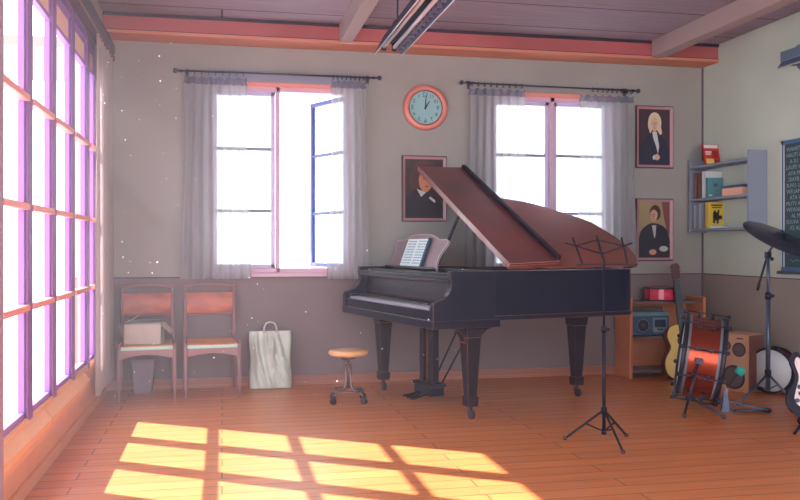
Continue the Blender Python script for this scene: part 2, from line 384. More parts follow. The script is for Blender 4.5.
# back windows
def back_window(idx, x0, x1, xm, open_right):
    z0, z1 = WZ; y0 = YB + .03; y1 = YB + .10; t = .04
    r = MB(); r.bb((x0, y0 - .02, z0), (x0 + t, y1, z1)); r.bb((x1 - t, y0 - .02, z0), (x1, y1, z1)); r.bb((x0, y0 - .02, z1 - t), (x1, y1, z1)); r.bb((x0, y0 - .02, z0), (x1, y1, z0 + t)); r.bb((xm - .016, y0 - .02, z0), (xm + .016, y1, z1))
    r = struct(r, 'window_%d' % idx, m_bwin, bevel=.004)
    MB().bb((x0 - .05, YB - .035, z0 - .03), (x1 + .05, YB + .03, z0 + .004)).build('window_sill', m_bwin, r, .004)
    MB().bb((x0 - .03, YB - .02, z1 - .005), (x1 + .03, YB + .02, z1 + .03)).build('head_trim', m_bar, r, .004)
    if open_right: MB().bb((x0 + .0, YB - .05, z1 + .03), (x1, YB - .005, z1 + .095)).build('roller_blind', m_header, r, .006)
    def sash(a, b, hinge=None, ang=0, m=m_sash):
        za, zb = z0 + t, z1 - t; w = b - a; s = .034
        q = MB(); 
        for p in (((0, -.018, za), (s, .018, zb)), ((w - s, -.018, za), (w, .018, zb)), ((0, -.018, za), (w, .018, za + s)), ((0, -.018, zb - s), (w, .018, zb))): q.bb(*p)
        f = q.build('sash', m, r, .003)
        for z in (1.44, 1.955): MB().bb((s, -.013, z - .013), (w - s, .013, z + .013)).build('muntin', m_header if hinge is None else m, f)
        MB().bb((s, -.003, za + s), (w - s, .003, zb - s)).build('pane', m_glass, f)
        if hinge is None: f.location = (a, y0 + .035, 0)
        else:
            f.location = (b, y0 + .06, 0); f.rotation_euler = (0, 0, PI - ang)
            f['label'] = 'casement sash swung open outwards'
    sash(x0 + t, xm - .022)
    if open_right: sash(xm + .022, x1 - t, 1, math.radians(64), M('blue_open_sash', lin(70, 76, 150), .5))
    else: sash(xm + .022, x1 - t)
    return r
back_window(1, W1[0], W1[1], .455, True)
back_window(2, W2[0], W2[1], 2.873, False)
# overhang slab added outside to keep sun out of the back windows
struct(MB().bb((XL - 1.1, YB + .15, 2.75), (XR + .8, YB + 1.65, 2.83)), 'sun_blocking_slab', M('sun_blocking_boards', lin(150, 130, 120), .8))

# ------------------------------------------------------------------ curtains, rods
def rod(p0, p1, rings, label):
    t = thing('curtain_rod', p0, label, 'curtain rod', 'curtain rods above the back windows')
    w = p1.x - p0.x; dz = p1.z - p0.z
    MB().cyl((0, 0, 0), (w, 0, dz), .0075, n=12).build('pole', m_rod, t)
    for x in (0, w):
        MB().ball((x + (-.012 if x == 0 else .012), 0, dz * x / w), .02).ball((x + (.035 if x == 0 else -.035), 0, dz * x / w), .013).build('finial', m_rod, t)
    for x in (.075, w - .075):
        MB().box((x, .055, dz * x / w), (.014, .1, .014)).box((x, .095, dz * x / w), (.03, .01, .07)).build('bracket', m_rod, t)
    rg = None
    for x in rings:
        if rg is None:
            rg = MB().tube([(0, .019 * math.cos(a), .019 * math.sin(a) - .008) for a in [2 * PI * k / 14 for k in range(14)]], .0035, 6, closed=True).build('ring', m_rod, t)
            g = rg
        else:
            g = rg.copy(); COL.objects.link(g); g.parent = t
        g.location = (x - p0.x, 0, dz * (x - p0.x) / w)
YRD = YB - .09
def fold_cloth(x0, x1, z0, z1, nf, amp, seed, flare=.03, nz=26, axis='x', hang=True):
    rnd = random.Random(seed); ph = [rnd.uniform(-.5, .5) for _ in range(nf + 2)]; am = [rnd.uniform(.6, 1.2) for _ in range(nf + 2)]
    nx = nf * 10; vs = []; fs = []
    for j in range(nz + 1):
        tz = j / nz; z = z1 + (z0 - z1) * tz
        for i in range(nx + 1):
            t = i / nx; k = t * nf; ki = int(k); fr = k - ki
            a = am[ki] * (1 - fr) + am[min(ki + 1, nf)] * fr
            p = ph[ki] * (1 - fr) + ph[min(ki + 1, nf)] * fr
            off = amp * a * math.sin(2 * PI * k + p * (.3 + tz)) * (.55 + .45 * tz)
            dx = flare * (t - .5) * 2 * tz * math.sin(tz * 1.6) + .006 * math.sin(5 * tz + t * 9)
            zz = z + (-.012 * (1 - math.cos(2 * PI * k * 1.0)) / 2 if j == 0 else 0)
            x = x0 + (x1 - x0) * t + dx
            vs.append((x, off, zz) if axis == 'x' else (off, x, zz))
    for j in range(nz):
        for i in range(nx): fs.append((j * (nx + 1) + i, j * (nx + 1) + i + 1, (j + 1) * (nx + 1) + i + 1, (j + 1) * (nx + 1) + i))
    return vs, fs
def curtain(u0, u1, vt, vb, nf, seed, label, group='sheer curtains at the back windows'):
    a = at(u0, vt, Y=YRD); b = at(u1, vt, Y=YRD); zb = at((u0 + u1) / 2, vb, Y=YRD).z
    zt = a.z
    t = thing('sheer_curtain', ((a.x + b.x) / 2, YRD, zb), label, 'curtain', group)
    vs, fs = fold_cloth(a.x - t.location.x, b.x - t.location.x, 0, zt - zb - .055, nf, .022, seed)
    MB().add(vs, fs, 0, True).build('cloth', m_sheer, t, fixn=False)
    vs, fs = fold_cloth(a.x - t.location.x, b.x - t.location.x, zt - zb - .065, zt - zb, nf, .02, seed, 0, 3)
    MB().add(vs, fs, 0, True).build('heading', m_hem, t, fixn=False)
    return a.x, b.x
RA = []
ra = curtain(184, 247, 75.5, 279, 7, 3, 'wide sheer curtain drawn to the left of the open casement window, above the two chairs')
rb = curtain(331, 366, 80, 279, 5, 4, 'narrow sheer curtain in front of the open casement sash, left of the clock')
rc = curtain(469, 525, 87.5, 268, 7, 5, 'sheer curtain left of the closed window, behind the raised piano lid')
rd = curtain(580, 634, 94, 262, 7, 6, 'sheer curtain right of the closed window, next to the two stacked portraits')
def ringx(a, b, n): return [a + (b - a) * (i + .5) / n for i in range(n)]
rod(at(177, 70.5, Y=YRD), at(378, 78, Y=YRD), ringx(*ra, 9) + ringx(*rb, 8), 'dark metal curtain rod with ball ends above the open casement window')
rod(at(463, 82.5, Y=YRD), at(637, 91, Y=YRD), ringx(*rc, 9) + ringx(rd[0] + .1, rd[1], 9), 'dark metal curtain rod with ball ends above the closed window behind the piano')
# grey curtain at the left wall
t = thing('long_curtain', (XL + .06, 6.45, .13), 'long grey full-length curtain bunched in the left corner beside the tall windows', 'curtain')
vs, fs = fold_cloth(-.36, .5, 0, 2.52, 7, .028, 11, .02, axis='y')
MB().add(vs, fs, 0, True).build('cloth', m_thick, t, fixn=False)

# ------------------------------------------------------------------ clock
c = at(425, 108, Y=YB); R = .195
t = thing('wall_clock', c, 'round copper-rimmed clock with pale blue dial on the back wall', 'clock')
q = Matrix(((1, 0, 0), (0, 0, -1), (0, 1, 0)))      # lathe z -> -Y
MB().lathe([(.13, .0), (.195, .0), (.197, .02), (.185, .04), (.165, .048), (.148, .04), (.142, .02), (.142, .012)], q=q, n=48).build('rim', m_clockrim, t)
MB().lathe([(1e-4, .012), (.143, .012)], q=q, n=48).build('dial', m_clockface, t)
MB().lathe([(.143, .013), (.143, .03), (.149, .04), (.15, .03)], q=q, n=48).build('inner_ring', m_navy, t)
mb = MB()
for k in range(1, 13):
    a = PI / 2 + 2 * PI * k / 12                     # the face runs mirrored, as in the picture
    vs, fs = text_mesh(str(k), .046 if k % 3 else .056)
    cx, cz = .112 * math.cos(a), .112 * math.sin(a)
    MB().add([(-x + cx, -.0128, y + cz) for x, y, z in vs], fs).build('numeral', m_navy, t)
def hand(ang, l, w, y):
    d = Vector((math.sin(ang), 0, math.cos(ang))); n = Vector((d.z, 0, -d.x)); o = Vector((0, y, 0))
    return MB().hexa([o - d * .015 - n * w, o - d * .015 + n * w, o + d * l + n * w * .5, o + d * l - n * w * .5], [Vector((0, -.003, 0)) + p for p in (o - d * .015 - n * w, o - d * .015 + n * w, o + d * l + n * w * .5, o + d * l - n * w * .5)])
hand(math.radians(3), .105, .006, -.016).build('minute_hand', m_navy, t)
hand(math.radians(32), .066, .0075, -.02).build('hour_hand', m_navy, t)

# ------------------------------------------------------------------ portraits
def portrait(u0, v0, u1, v1, label, bg, coat, hair, skin, shirt, shape, extra=None, name='framed_portrait'):
    a = at(u0, v1, Y=YB); b = at(u1, v0, Y=YB); w = b.x - a.x; h = b.z - a.z
    t = thing(name, ((a.x + b.x) / 2, YB, a.z), label, 'picture', 'framed portraits on the back wall')
    fw = .03; X0, X1 = -w / 2, w / 2
    o = [(X0, 0), (X1, 0), (X1, h), (X0, h)]; i_ = [(X0 + fw, fw), (X1 - fw, fw), (X1 - fw, h - fw), (X0 + fw, h - fw)]
    o2 = [(x * .97, h / 2 + (z - h / 2) * .98) for x, z in o]
    mb = MB()
    for k in range(4):
        k2 = (k + 1) % 4
        P = lambda p, y: (p[0], y, p[1])
        mb.add([P(o[k], 0), P(o[k2], 0), P(o[k2], -.022), P(o[k], -.022)], [(0, 1, 2, 3)], 1)
        mb.add([P(o[k], -.022), P(o[k2], -.022), P(o2[k2], -.028), P(o2[k], -.028)], [(0, 1, 2, 3)], 1)
        mb.add([P(o2[k], -.028), P(o2[k2], -.028), P(i_[k2], -.014), P(i_[k], -.014)], [(0, 1, 2, 3)], 0)
    mb.build('frame', [m_pframe, m_pframe2], t)
    m = MB(); W_, H_ = w - 2 * fw, h - 2 * fw
    mats = [bg, coat, hair, skin, shirt] + ([extra[0]] if extra else [])
    m.bb((X0 + fw * .9, -.010, fw * .9), (X1 - fw * .9, -.002, h - fw * .9), 0)
    lay = [0]
    def flat(poly, mi):
        lay[0] += 1; y = -.010 - .0004 * lay[0]
        m.add([(X0 + fw + x * W_, y, fw + z * H_) for x, z in poly], [list(range(len(poly)))], mi)
    if extra: flat(extra[1], 5)
    for mi, poly in shape: flat(poly, mi)
    m.build('canvas', mats, t)
pa = plain
sk = pa('portrait_skin', 206, 150, 120); sk2 = pa('portrait_skin_pale', 216, 170, 146)
portrait(401.5, 156.5, 446, 221.5, 'portrait in a pink-edged frame under the clock, half hidden by the piano lid', pa('dark_brown_ground', 62, 44, 50), pa('black_coat', 34, 30, 44), pa('dark_hair', 84, 58, 52), pa('portrait_skin_warm', 214, 148, 112), pa('white_collar', 214, 210, 212),
    [(1, smooth_poly([(.0, 0), (.02, .34), (.2, .46), (.42, .52), (.7, .46), (.95, .25), (1, 0)])), (4, [(.3, .5), (.42, .36), (.55, .44), (.6, .52), (.45, .46)]), (2, smooth_poly([(.16, .5), (.12, .72), (.26, .92), (.5, .98), (.74, .93), (.84, .76), (.78, .56), (.6, .5), (.35, .5)])), (3, smooth_poly([(.36, .68), (.40, .52), (.52, .44), (.66, .5), (.74, .68), (.66, .8), (.48, .82)])), (2, smooth_poly([(.3, .74), (.42, .84), (.6, .82), (.74, .74), (.72, .88), (.5, .94), (.32, .88)])),
     (1, ell(.5, .67, .035, .012, 8)), (1, ell(.65, .67, .03, .012, 8)), (2, ell(.57, .54, .05, .01, 8)), (4, [(.62, .34), (.78, .26), (.8, .3), (.66, .37)])])
portrait(635, 107, 672, 168, 'portrait of a pale-haired person, upper of the two stacked frames', pa('violet_brown_ground', 64, 38, 52), pa('navy_coat', 34, 34, 58), pa('pale_wig', 214, 196, 168), sk2, pa('white_cravat', 206, 204, 204),
    [(1, smooth_poly([(.06, 0), (.05, .28), (.14, .44), (.34, .55), (.52, .58), (.72, .52), (.88, .42), (.96, .2), (.94, 0)])), (4, [(.44, .6), (.58, .6), (.66, .34), (.62, .2), (.56, .34), (.46, .5)]),
     (2, smooth_poly([(.34, .62), (.30, .70), (.31, .80), (.36, .89), (.46, .94), (.58, .94), (.68, .88), (.73, .78), (.72, .68), (.75, .58), (.68, .55), (.60, .62), (.45, .64), (.38, .57)])),
     (3, smooth_poly([(.40, .76), (.42, .66), (.50, .60), (.58, .64), (.62, .74), (.59, .83), (.50, .86), (.43, .83)])), (1, ell(.465, .755, .018, .01, 8)), (1, ell(.555, .755, .018, .01, 8)), (5, [(.50, .75), (.515, .75), (.525, .70), (.49, .70)]), (5, ell(.51, .663, .04, .009, 10)),
     (3, smooth_poly([(.50, .16), (.60, .20), (.68, .14), (.62, .09), (.52, .10)])), (4, [(.44, .15), (.52, .19), (.53, .11), (.46, .09)])], (pa('portrait_lip', 160, 96, 86), [(0, 0), (0, .001), (.001, 0)]))
portrait(635, 199, 672, 261, 'portrait of a dark-haired person on a tan ground, lower of the two stacked frames', pa('tan_ground', 158, 138, 100), pa('black_coat_blue', 34, 34, 48), pa('brown_hair', 58, 42, 42), sk, pa('white_shirt', 186, 186, 186),
    [(1, smooth_poly([(.02, 0), (.04, .42), (.26, .58), (.5, .62), (.8, .56), (.97, .4), (.98, 0)])), (2, smooth_poly([(.36, .80), (.38, .88), (.48, .94), (.62, .93), (.70, .85), (.70, .75), (.65, .70), (.58, .68), (.40, .72)])),
     (3, smooth_poly([(.38, .80), (.385, .72), (.43, .665), (.50, .65), (.58, .70), (.61, .78), (.56, .84), (.46, .86)])), (1, ell(.43, .772, .016, .009, 8)), (1, ell(.51, .772, .016, .009, 8)), (5, [(.455, .77), (.47, .77), (.475, .725), (.445, .725)]), (5, ell(.465, .695, .032, .008, 10)), (4, [(.42, .58), (.56, .58), (.54, .4), (.5, .34)]), (3, ell(.45, .1, .12, .05)), (4, ell(.8, .16, .14, .05))],
    (pa('red_drape', 124, 66, 66), [(.74, 1), (1, 1), (1, .4), (.9, .5), (.82, .7)]))

# ------------------------------------------------------------------ chairs
def make_chair(loc, label):
    t = thing('classroom_chair', loc, label, 'chair', 'wooden classroom chairs by the back wall')   # origin: middle of the front legs
    w = .198
    for s in (-1, 1):
        MB().tube([(s * w, 0, 0), (s * w, .005, .2), (s * (w - .003), .012, .40)], [.011, .013, .014], 10).build('leg', m_leg, t)
        MB().tube([(s * w, .52, 0), (s * (w - .002), .475, .25), (s * (w - .004), .46, .41), (s * (w - .006), .475, .62), (s * (w - .006), .505, .83)], [.011, .0135, .015, .0135, .010], 10).build('leg', m_leg, t)
        MB().tube([(s * (w + .002), .0, .40), (s * (w + .002), .03, .425), (s * (w - .01), .44, .43)], .009, 8).build('side_rail', m_leg, t)
    MB().prism(smooth_poly([(-w + .01, .02), (0, 0), (w - .01, .02), (w - .012, .25), (w - .018, .45), (-w + .018, .45), (-w + .012, .25)], 1), XY(), .392, .412).build('seat', m_cseat, t, .006)
    MB().bb((-w + .014, .0, .382), (w - .014, .022, .406)).build('seat_edge', m_mint, t, .004)
    pts = [(-w + .012, .385), (w - .012, .385)] + [(w - .012 - (2 * w - .024) * k / 12, .318 + .03 * math.sin(PI * k / 12)) for k in range(13)]
    MB().prism(pts, XZ, .006, .022).build('apron', m_leg, t)
    # curved back panel
    vs = []; n = 12
    for yo in (0, .012):
        for z in (.61, .70, .775):
            for i in range(n + 1):
                x = -w + .012 + (2 * w - .024) * i / n; k = (x / w) ** 2
                vs.append((x, .485 + (z - .61) * .12 + .028 * (1 - k) + yo - .012, z))
    fs = []; A = n + 1
    for o_ in (0, 3 * A):
        for j in range(2):
            for i in range(n): fs.append((o_ + j * A + i, o_ + j * A + i + 1, o_ + (j + 1) * A + i + 1, o_ + (j + 1) * A + i))
    for i in range(n): fs += [(i, i + 1, 3 * A + i + 1, 3 * A + i), (2 * A + i, 2 * A + i + 1, 5 * A + i + 1, 5 * A + i)]
    MB().add(vs, fs, 0, True).build('backrest', m_cwood, t)
    MB().tube([(-w + .008 + (2 * w - .016) * i / 10, .485 + .03 * (1 - (i / 5 - 1) ** 2), .60) for i in range(11)], .008, 8).build('lower_rail', m_leg, t)
    MB().tube([(-w + .004 + (2 * w - .008) * i / 10, .50 + .03 * (1 - (i / 5 - 1) ** 2), .825 + .014 * (1 - (i / 5 - 1) ** 2)) for i in range(11)], .011, 8).build('top_rail', m_leg, t)
    return t
ch = make_chair((-.542, 6.515, 0), 'wooden classroom chair nearest the tall windows, with a cardboard box on its seat')
ch.rotation_euler.z = math.radians(4.5)
c2 = copy_tree(ch); c2.rotation_euler.z = math.radians(3.5); c2.location = (-.068, 6.54, 0); c2['label'] = 'empty wooden classroom chair beside the silver bag'
# cardboard box
t = thing('cardboard_box', (-.575, 6.70, .4125), 'pale open cardboard box standing on the chair seat nearest the windows', 'box', rot=(0, 0, math.radians(-4)))
mb = MB(); bw, bd, bh = .27, .2, .155; k = .005
for p in (((-bw / 2, -bd / 2, 0), (bw / 2, -bd / 2 + k, bh)), ((-bw / 2, bd / 2 - k, 0), (bw / 2, bd / 2, bh)), ((-bw / 2, -bd / 2, 0), (-bw / 2 + k, bd / 2, bh)), ((bw / 2 - k, -bd / 2, 0), (bw / 2, bd / 2, bh)), ((-bw / 2, -bd / 2, 0), (bw / 2, bd / 2, k))): mb.bb(*p)
mb.build('carton', m_card, t)
def flap(p0, p1, out_, name='flap'):
    p0, p1, o = Vector(p0), Vector(p1), Vector(out_); n = (p1 - p0).cross(o).normalized() * .004
    return MB().hexa([p0, p1, p1 + o * 1, p0 + o * 1], [p0 + n, p1 + n, p1 + o + n, p0 + o + n]).build(name, m_card, t)
flap((-bw / 2, -bd / 2, bh), (-bw / 2, bd / 2, bh), (.09, .0, .06))
flap((bw / 2, -bd / 2, bh), (bw / 2, bd / 2, bh), (.07, 0, -.075))
flap((-bw / 2 + .01, bd / 2, bh), (bw / 2 - .01, bd / 2, bh), (0, -.09, .025))
flap((-bw / 2, -bd / 2 + .002, 0.02), (-bw / 2, bd / 2 - .002, .02), (-.035, 0, .135))
# bin with a stick handle
t = thing('waste_bin', (-.603, 6.93, 0), 'mauve tapered bin with a short upright handle on the floor beneath the box chair', 'bin')
def fr(x, y, z): return [(-x, -y, z), (x, -y, z), (x, y, z), (-x, y, z)]
mb = MB(); mb.hexa(fr(.068, .05, 0), fr(.085, .06, .25)); mb.build('body', m_bin, t, .006)
MB().hexa(fr(.09, .065, .245), fr(.092, .066, .272)).build('rim', m_bin, t, .004)
MB().cyl((0, .02, .272), (0, .03, .36), .009).cyl((0, .03, .36), (0, .03, .385), .014).build('handle', m_bin, t)
# silver bag
t = thing('carrier_bag', (.385, 6.95, 0), 'crumpled silvery carrier bag on the floor against the wall, right of the chairs', 'bag', rot=(math.radians(-4), 0, 0))
nx, nz = 28, 36; vs = []; fs = []
rnd = random.Random(5)
folds = [(rnd.uniform(-1, 1), rnd.uniform(0, 1), rnd.uniform(.5, 1.2), rnd.uniform(.02, .05)) for _ in range(9)]
def bagd(s, z):
    r = 0
    for (cx, cz, sl, wd) in folds:
        dd = (s + cx * .6) * .55 - (z - cz) * .9 * sl * .45 + .3 * (z - cz) ** 2
        r += .032 * math.exp(-(dd / wd) ** 2)
    return r
for side in (-1, 1):
    for j in range(nz + 1):
        for i in range(nx + 1):
            s = i / nx * 2 - 1; z = j / nz; e = (1 - abs(s) ** 4) ** .5
            th = .055 * (1 - z * .75) * e
            d = (bagd(s * side, z) - .008) * e * math.sin(PI * min(1, z * 1.02)) ** .5
            vs.append((s * (.168 + .004 * math.sin(z * 9)), side * (th + (d if side < 0 else d * .5)), z * .46))
N1 = (nx + 1) * (nz + 1)
for o_ in (0, N1):
    for j in range(nz):
        for i in range(nx): fs.append((o_ + j * (nx + 1) + i, o_ + j * (nx + 1) + i + 1, o_ + (j + 1) * (nx + 1) + i + 1, o_ + (j + 1) * (nx + 1) + i))
for i in range(nx): fs.append((i, i + 1, N1 + i + 1, N1 + i))
MB().add(vs, fs, 0, True).build('bag_body', m_bag, t)
for yy in (-.017, .017):
    MB().tube([(-.052, yy, .44), (-.05, yy, .49), (-.035, yy, .522), (-.01, yy, .532), (.015, yy, .53), (.036, yy, .518), (.048, yy, .49), (.05, yy, .44)], .0065, 8).build('handle', m_bag, t)

# ------------------------------------------------------------------ stool
t = thing('piano_stool', (.912, 6.22, 0), 'low round wooden-seated swivel stool on casters at the piano keyboard', 'stool')
MB().lathe([(1e-4, .338), (.10, .34), (.135, .346), (.146, .358), (.146, .37), (.138, .38), (.11, .385), (1e-4, .387)], n=40).build('seat', m_stoolseat, t)
MB().cyl((0, 0, .10), (0, 0, .34), .0125).cyl((0, 0, .315), (0, 0, .34), .05, .06).build('column', m_chrome, t)
for k in range(4):
    a = math.radians(38 + 90 * k); ca, sa = math.cos(a), math.sin(a)
    P = lambda r, z: (r * ca, r * sa, z)
    MB().tube([P(.022, .285), P(.024, .16), P(.035, .11), P(.07, .085), P(.12, .075), P(.15, .06)], .0095, 8).build('leg', m_chrome, t)
    w_ = MB().cyl((.158 * ca - .012 * sa, .158 * sa + .012 * ca, .024), (.158 * ca + .012 * sa, .158 * sa - .012 * ca, .024), .024, n=18)
    w_.cyl(P(.152, .03), P(.15, .066), .008); w_.build('caster', m_caster, t)
MB().tube([(.115 * math.cos(2 * PI * k / 32), .115 * math.sin(2 * PI * k / 32), .088) for k in range(32)], .008, 8, closed=True).build('foot_ring', m_chrome, t)

# ------------------------------------------------------------------ grand piano (local x along the case, y away from the viewer)
PY = math.radians(13)
pn = thing('grand_piano', (1.317, 5.261, 0), 'black grand piano with its lid, coloured by a painted red reflection, propped open in the middle of the room', 'piano', rot=(0, 0, PY))
ZB, ZTOP = .665, .985; PW = 1.6
side = [(0.02, .012), (1.0, .012), (1.55, .012)] + [(1.55 + .1 * math.sin(a), .112 - .1 * math.cos(a)) for a in (.4, .8, 1.2)] + [(1.70, .22), (1.735, .36), (1.72, .55), (1.64, .74), (1.50, .90), (1.32, 1.02), (1.12, 1.12), (.96, 1.24), (.84, 1.38), (.72, 1.5), (.58, 1.575), (.45, 1.59)]
full = [(.45, .012)] + side[1:]
def inset(poly, d):
    n = len(poly); o = []
    A = sum(poly[i][0] * poly[(i + 1) % n][1] - poly[(i + 1) % n][0] * poly[i][1] for i in range(n)); sg = 1 if A > 0 else -1
    for i in range(n):
        a, b, c = Vector(poly[i - 1]), Vector(poly[i]), Vector(poly[(i + 1) % n])
        e1 = (b - a).normalized(); e2 = (c - b).normalized(); n1 = Vector((-e1.y, e1.x)) * sg; n2 = Vector((-e2.y, e2.x)) * sg
        m = (n1 + n2); m = m / max(.3, m.length_squared / 2) ; o.append(tuple(b + m * d / 1.0 * 1.0))
    return o
inn = inset(full, .035)
n = len(full); mb = MB(); vs = [(x, y, z) for z in (ZB, ZTOP) for x, y in full] + [(x, y, z) for z in (ZB, ZTOP) for x, y in inn]
fs = []
for i in range(n):
    j = (i + 1) % n
    fs += [(i, j, n + j, n + i), (2 * n + i, 2 * n + j, 3 * n + j, 3 * n + i), (n + i, n + j, 3 * n + j, 3 * n + i), (i, j, 2 * n + j, 2 * n + i)]
mb.add(vs, fs, 0); mb.build('rim', m_black, pn)
mo = inset(full, -.008)
vs = [(x, y, z) for z in (ZB - .008, ZB + .022) for x, y in mo]
MB().add(vs, [(i, (i + 1) % n, n + (i + 1) % n, n + i) for i in range(n)] + [list(range(n))[::-1], list(range(n, 2 * n))]).build('bottom_moulding', m_black, pn)
MB().add([(x, y, z) for z in (ZB + .05, .86) for x, y in inset(full, .03)], [list(range(n))[::-1], list(range(n, 2 * n))] + [(i, (i + 1) % n, n + (i + 1) % n, n + i) for i in range(n)]).build('iron_plate', m_gold, pn)
for k in range(24):
    pass
mb = MB()
for k in range(34):
    y = .12 + k * .04; mb.cyl((.56, y, .875), (1.62 - max(0, (y - .35)) * .78, y - .0, .875), .0022, n=5)
mb.build('strings', M('string_steel', lin(150, 130, 120), .3, .8), pn)
# cheeks (key arms)
arm = [(0.0, .665), (0.0, .755), (.006, .778), (.022, .79), (.05, .797), (.078, .806), (.102, .824), (.122, .85), (.132, .878), (.134, .905), (.126, .93), (.128, .985), (.46, .985), (.46, .665)]
for y0, y1 in ((0, .05), (PW - .05, PW)):
    MB().prism(arm, XZ, y0, y1).build('key_arm', m_black, pn, .004)
MB().bb((-.004, -.004, .615), (.5, PW + .004, .668)).build('keybed', m_black, pn, .005)
MB().bb((.012, .05, .668), (.032, PW - .05, .733)).build('key_slip', m_black, pn, .003)
for y0, y1 in ((.05, .105), (PW - .105, PW - .05)): MB().bb((.03, y0, .668), (.19, y1, .768)).build('key_block', m_black, pn, .004)
kw = (PW - .21) / 52; wk = None
for i in range(52):
    if wk is None: g = wk = MB().bb((.022, .0008, .70), (.19, kw - .0008, .752)).build('white_key', m_keyw, pn, .0015, 1)
    else: g = wk.copy(); COL.objects.link(g); g.parent = pn
    g.location = (0, .105 + i * kw, 0)
bk = None
for i in range(51):
    if i % 7 in (1, 4): continue
    if bk is None: g = bk = MB().hexa([(.085, -.0055, .75), (.19, -.0055, .75), (.19, .0055, .75), (.085, .0055, .75)], [(.092, -.004, .766), (.19, -.004, .766), (.19, .004, .766), (.092, .004, .766)]).build('black_key', m_keyb, pn)
    else: g = bk.copy(); COL.objects.link(g); g.parent = pn
    g.location = (0, .105 + (i + 1) * kw, 0)
MB().bb((.187, .05, .768), (.19, PW - .05, .78)).build('felt_strip', m_felt, pn)
MB().prism([(.19, .77), (.20, .93), (.24, .93), (.24, .77)], XZ, .05, PW - .05).build('fallboard', M('fallboard_lacquer', lin(34, 28, 44), .35), pn)
MB().bb((.128, .05, .925), (.46, PW - .05, .955)).build('top_board', m_black2, pn, .004)
MB().bb((.122, .048, .912), (.142, PW - .048, .926)).build('front_moulding', m_black, pn, .003)
MB().bb((.20, .05, .955), (.30, PW - .05, .968)).build('lock_rail', m_black2, pn, .003)
# music desk
Y0, Y1 = .74, 1.60
half = [(0, 0), (0, .01)]
dk = smooth_poly([(Y0 + .0, .0), (Y0 + .03, .06), (Y0 + .02, .13), (Y0 - .03, .20), (Y0 - .035, .238), (Y0 + .02, .248), (Y0 + .12, .252), (Y0 + .24, .285), ((Y0 + Y1) / 2, .295), (Y1 - .24, .285), (Y1 - .14, .252), (Y1 - .05, .248), (Y1 + .0, .238), (Y1 - .005, .20), (Y1 - .04, .13), (Y1 - .0, .06), (Y1 + .05, .0)], 4, closed=False)
LE = math.radians(21)
def deskp(y, s, d): return (.40 + s * math.sin(LE) + d * math.cos(LE), y, .968 + s * math.cos(LE) - d * math.sin(LE))
MB().prism(dk, deskp, 0, .018).build('music_desk', m_desk, pn)
MB().prism([(Y0 - .0, 0), (Y1 + .0, 0), (Y1, .014), (Y0, .014)], deskp, -.035, 0).build('desk_ledge', m_black2, pn)
MB().cyl((.62, 1.1, .97), (.50, 1.1, 1.10), .006).build('desk_strut', m_black2, pn)
# sheet music resting on it (own thing, placed in the piano's frame)
rot = Matrix.Rotation(PY, 4, 'Z'); PM = Matrix.Translation((1.317, 5.261, 0)) @ rot
b0 = PM @ Vector(deskp(1.17, .023, -.005))
xd = (PM.to_3x3() @ Vector((0, -1, 0))).normalized(); zd = (PM.to_3x3() @ Vector((math.sin(LE), 0, math.cos(LE)))).normalized(); yd = zd.cross(xd)
RM = Matrix((xd, yd, zd)).transposed()
t = thing('sheet_music', b0, 'open book of sheet music standing on the piano music desk', 'sheet music', mat=RM)
for s in (-1, 1):
    mb = MB()
    x0, x1 = (-.185, -.002) if s < 0 else (.002, .185)
    mb.bb((x0, -.012, 0), (x1, -.002, .225), 0)
    pg = mb.build('page_block', m_paper, t)
    ln = MB()
    for r_ in range(9):
        z = .02 + r_ * .0225
        for q_ in range(3): ln.bb((x0 + .016, -.0126, z + q_ * .0035), (x1 - .012, -.012, z + q_ * .0035 + .0012))
        for q_ in range(5):
            x = x0 + .025 + q_ * .031 + random.uniform(0, .012); ln.bb((x, -.0127, z - .002), (x + .009, -.012, z + .006 + random.uniform(0, .005)))
    ln.build('notation', m_note, pg)
mb = MB(); mb.bb((-.192, -.002, -.003), (.192, .002, .23)); mb.bb((.185, -.022, -.003), (.21, .0, .23)); mb.build('cover', m_teal, t)
# lid: main part, folded front flap, prop
HA = math.radians(28.9); HX = .56; HZ = ZTOP + .012
def lidp(a, up, d): return (HX + a, .0 + up * math.cos(HA) - d * math.sin(HA), HZ + up * math.sin(HA) + d * math.cos(HA))
lid = [(0, 0), (1.08, 0), (1.11, .05), (1.165, .14), (1.19, .26), (1.185, .44), (1.12, .66), (1.03, .765), (.945, .835), (.84, .925), (.74, .99), (.62, 1.03), (.52, 1.06), (.45, 1.12), (.40, 1.3), (.38, 1.58), (.0, 1.58)]
MB().prism(lid, lidp, 0, .02).build('lid', m_lidm, pn)
flp = [(0, .0), (.42, .03), (.42, 1.60), (0.0, 1.58)]
fo = MB().prism(flp, lidp, .021, .04).build('lid_flap', m_lidf, pn)
MB().prism([(.405, .05), (.44, .05), (.44, 1.595), (.405, 1.595)], lidp, .021, .07).build('flap_rail', m_black, pn, .006)
p1 = Vector(lidp(.03, .82, 0)); p0 = Vector((.62, 1.25, .87))
MB().cyl(p0, p1, .012, n=10).build('lid_prop', m_black2, pn)
for k in (.25, .75, 1.0): MB().cyl((HX + k - .04, -.006, HZ), (HX + k + .04, -.006, HZ), .006, n=10).build('hinge', m_black2, pn)
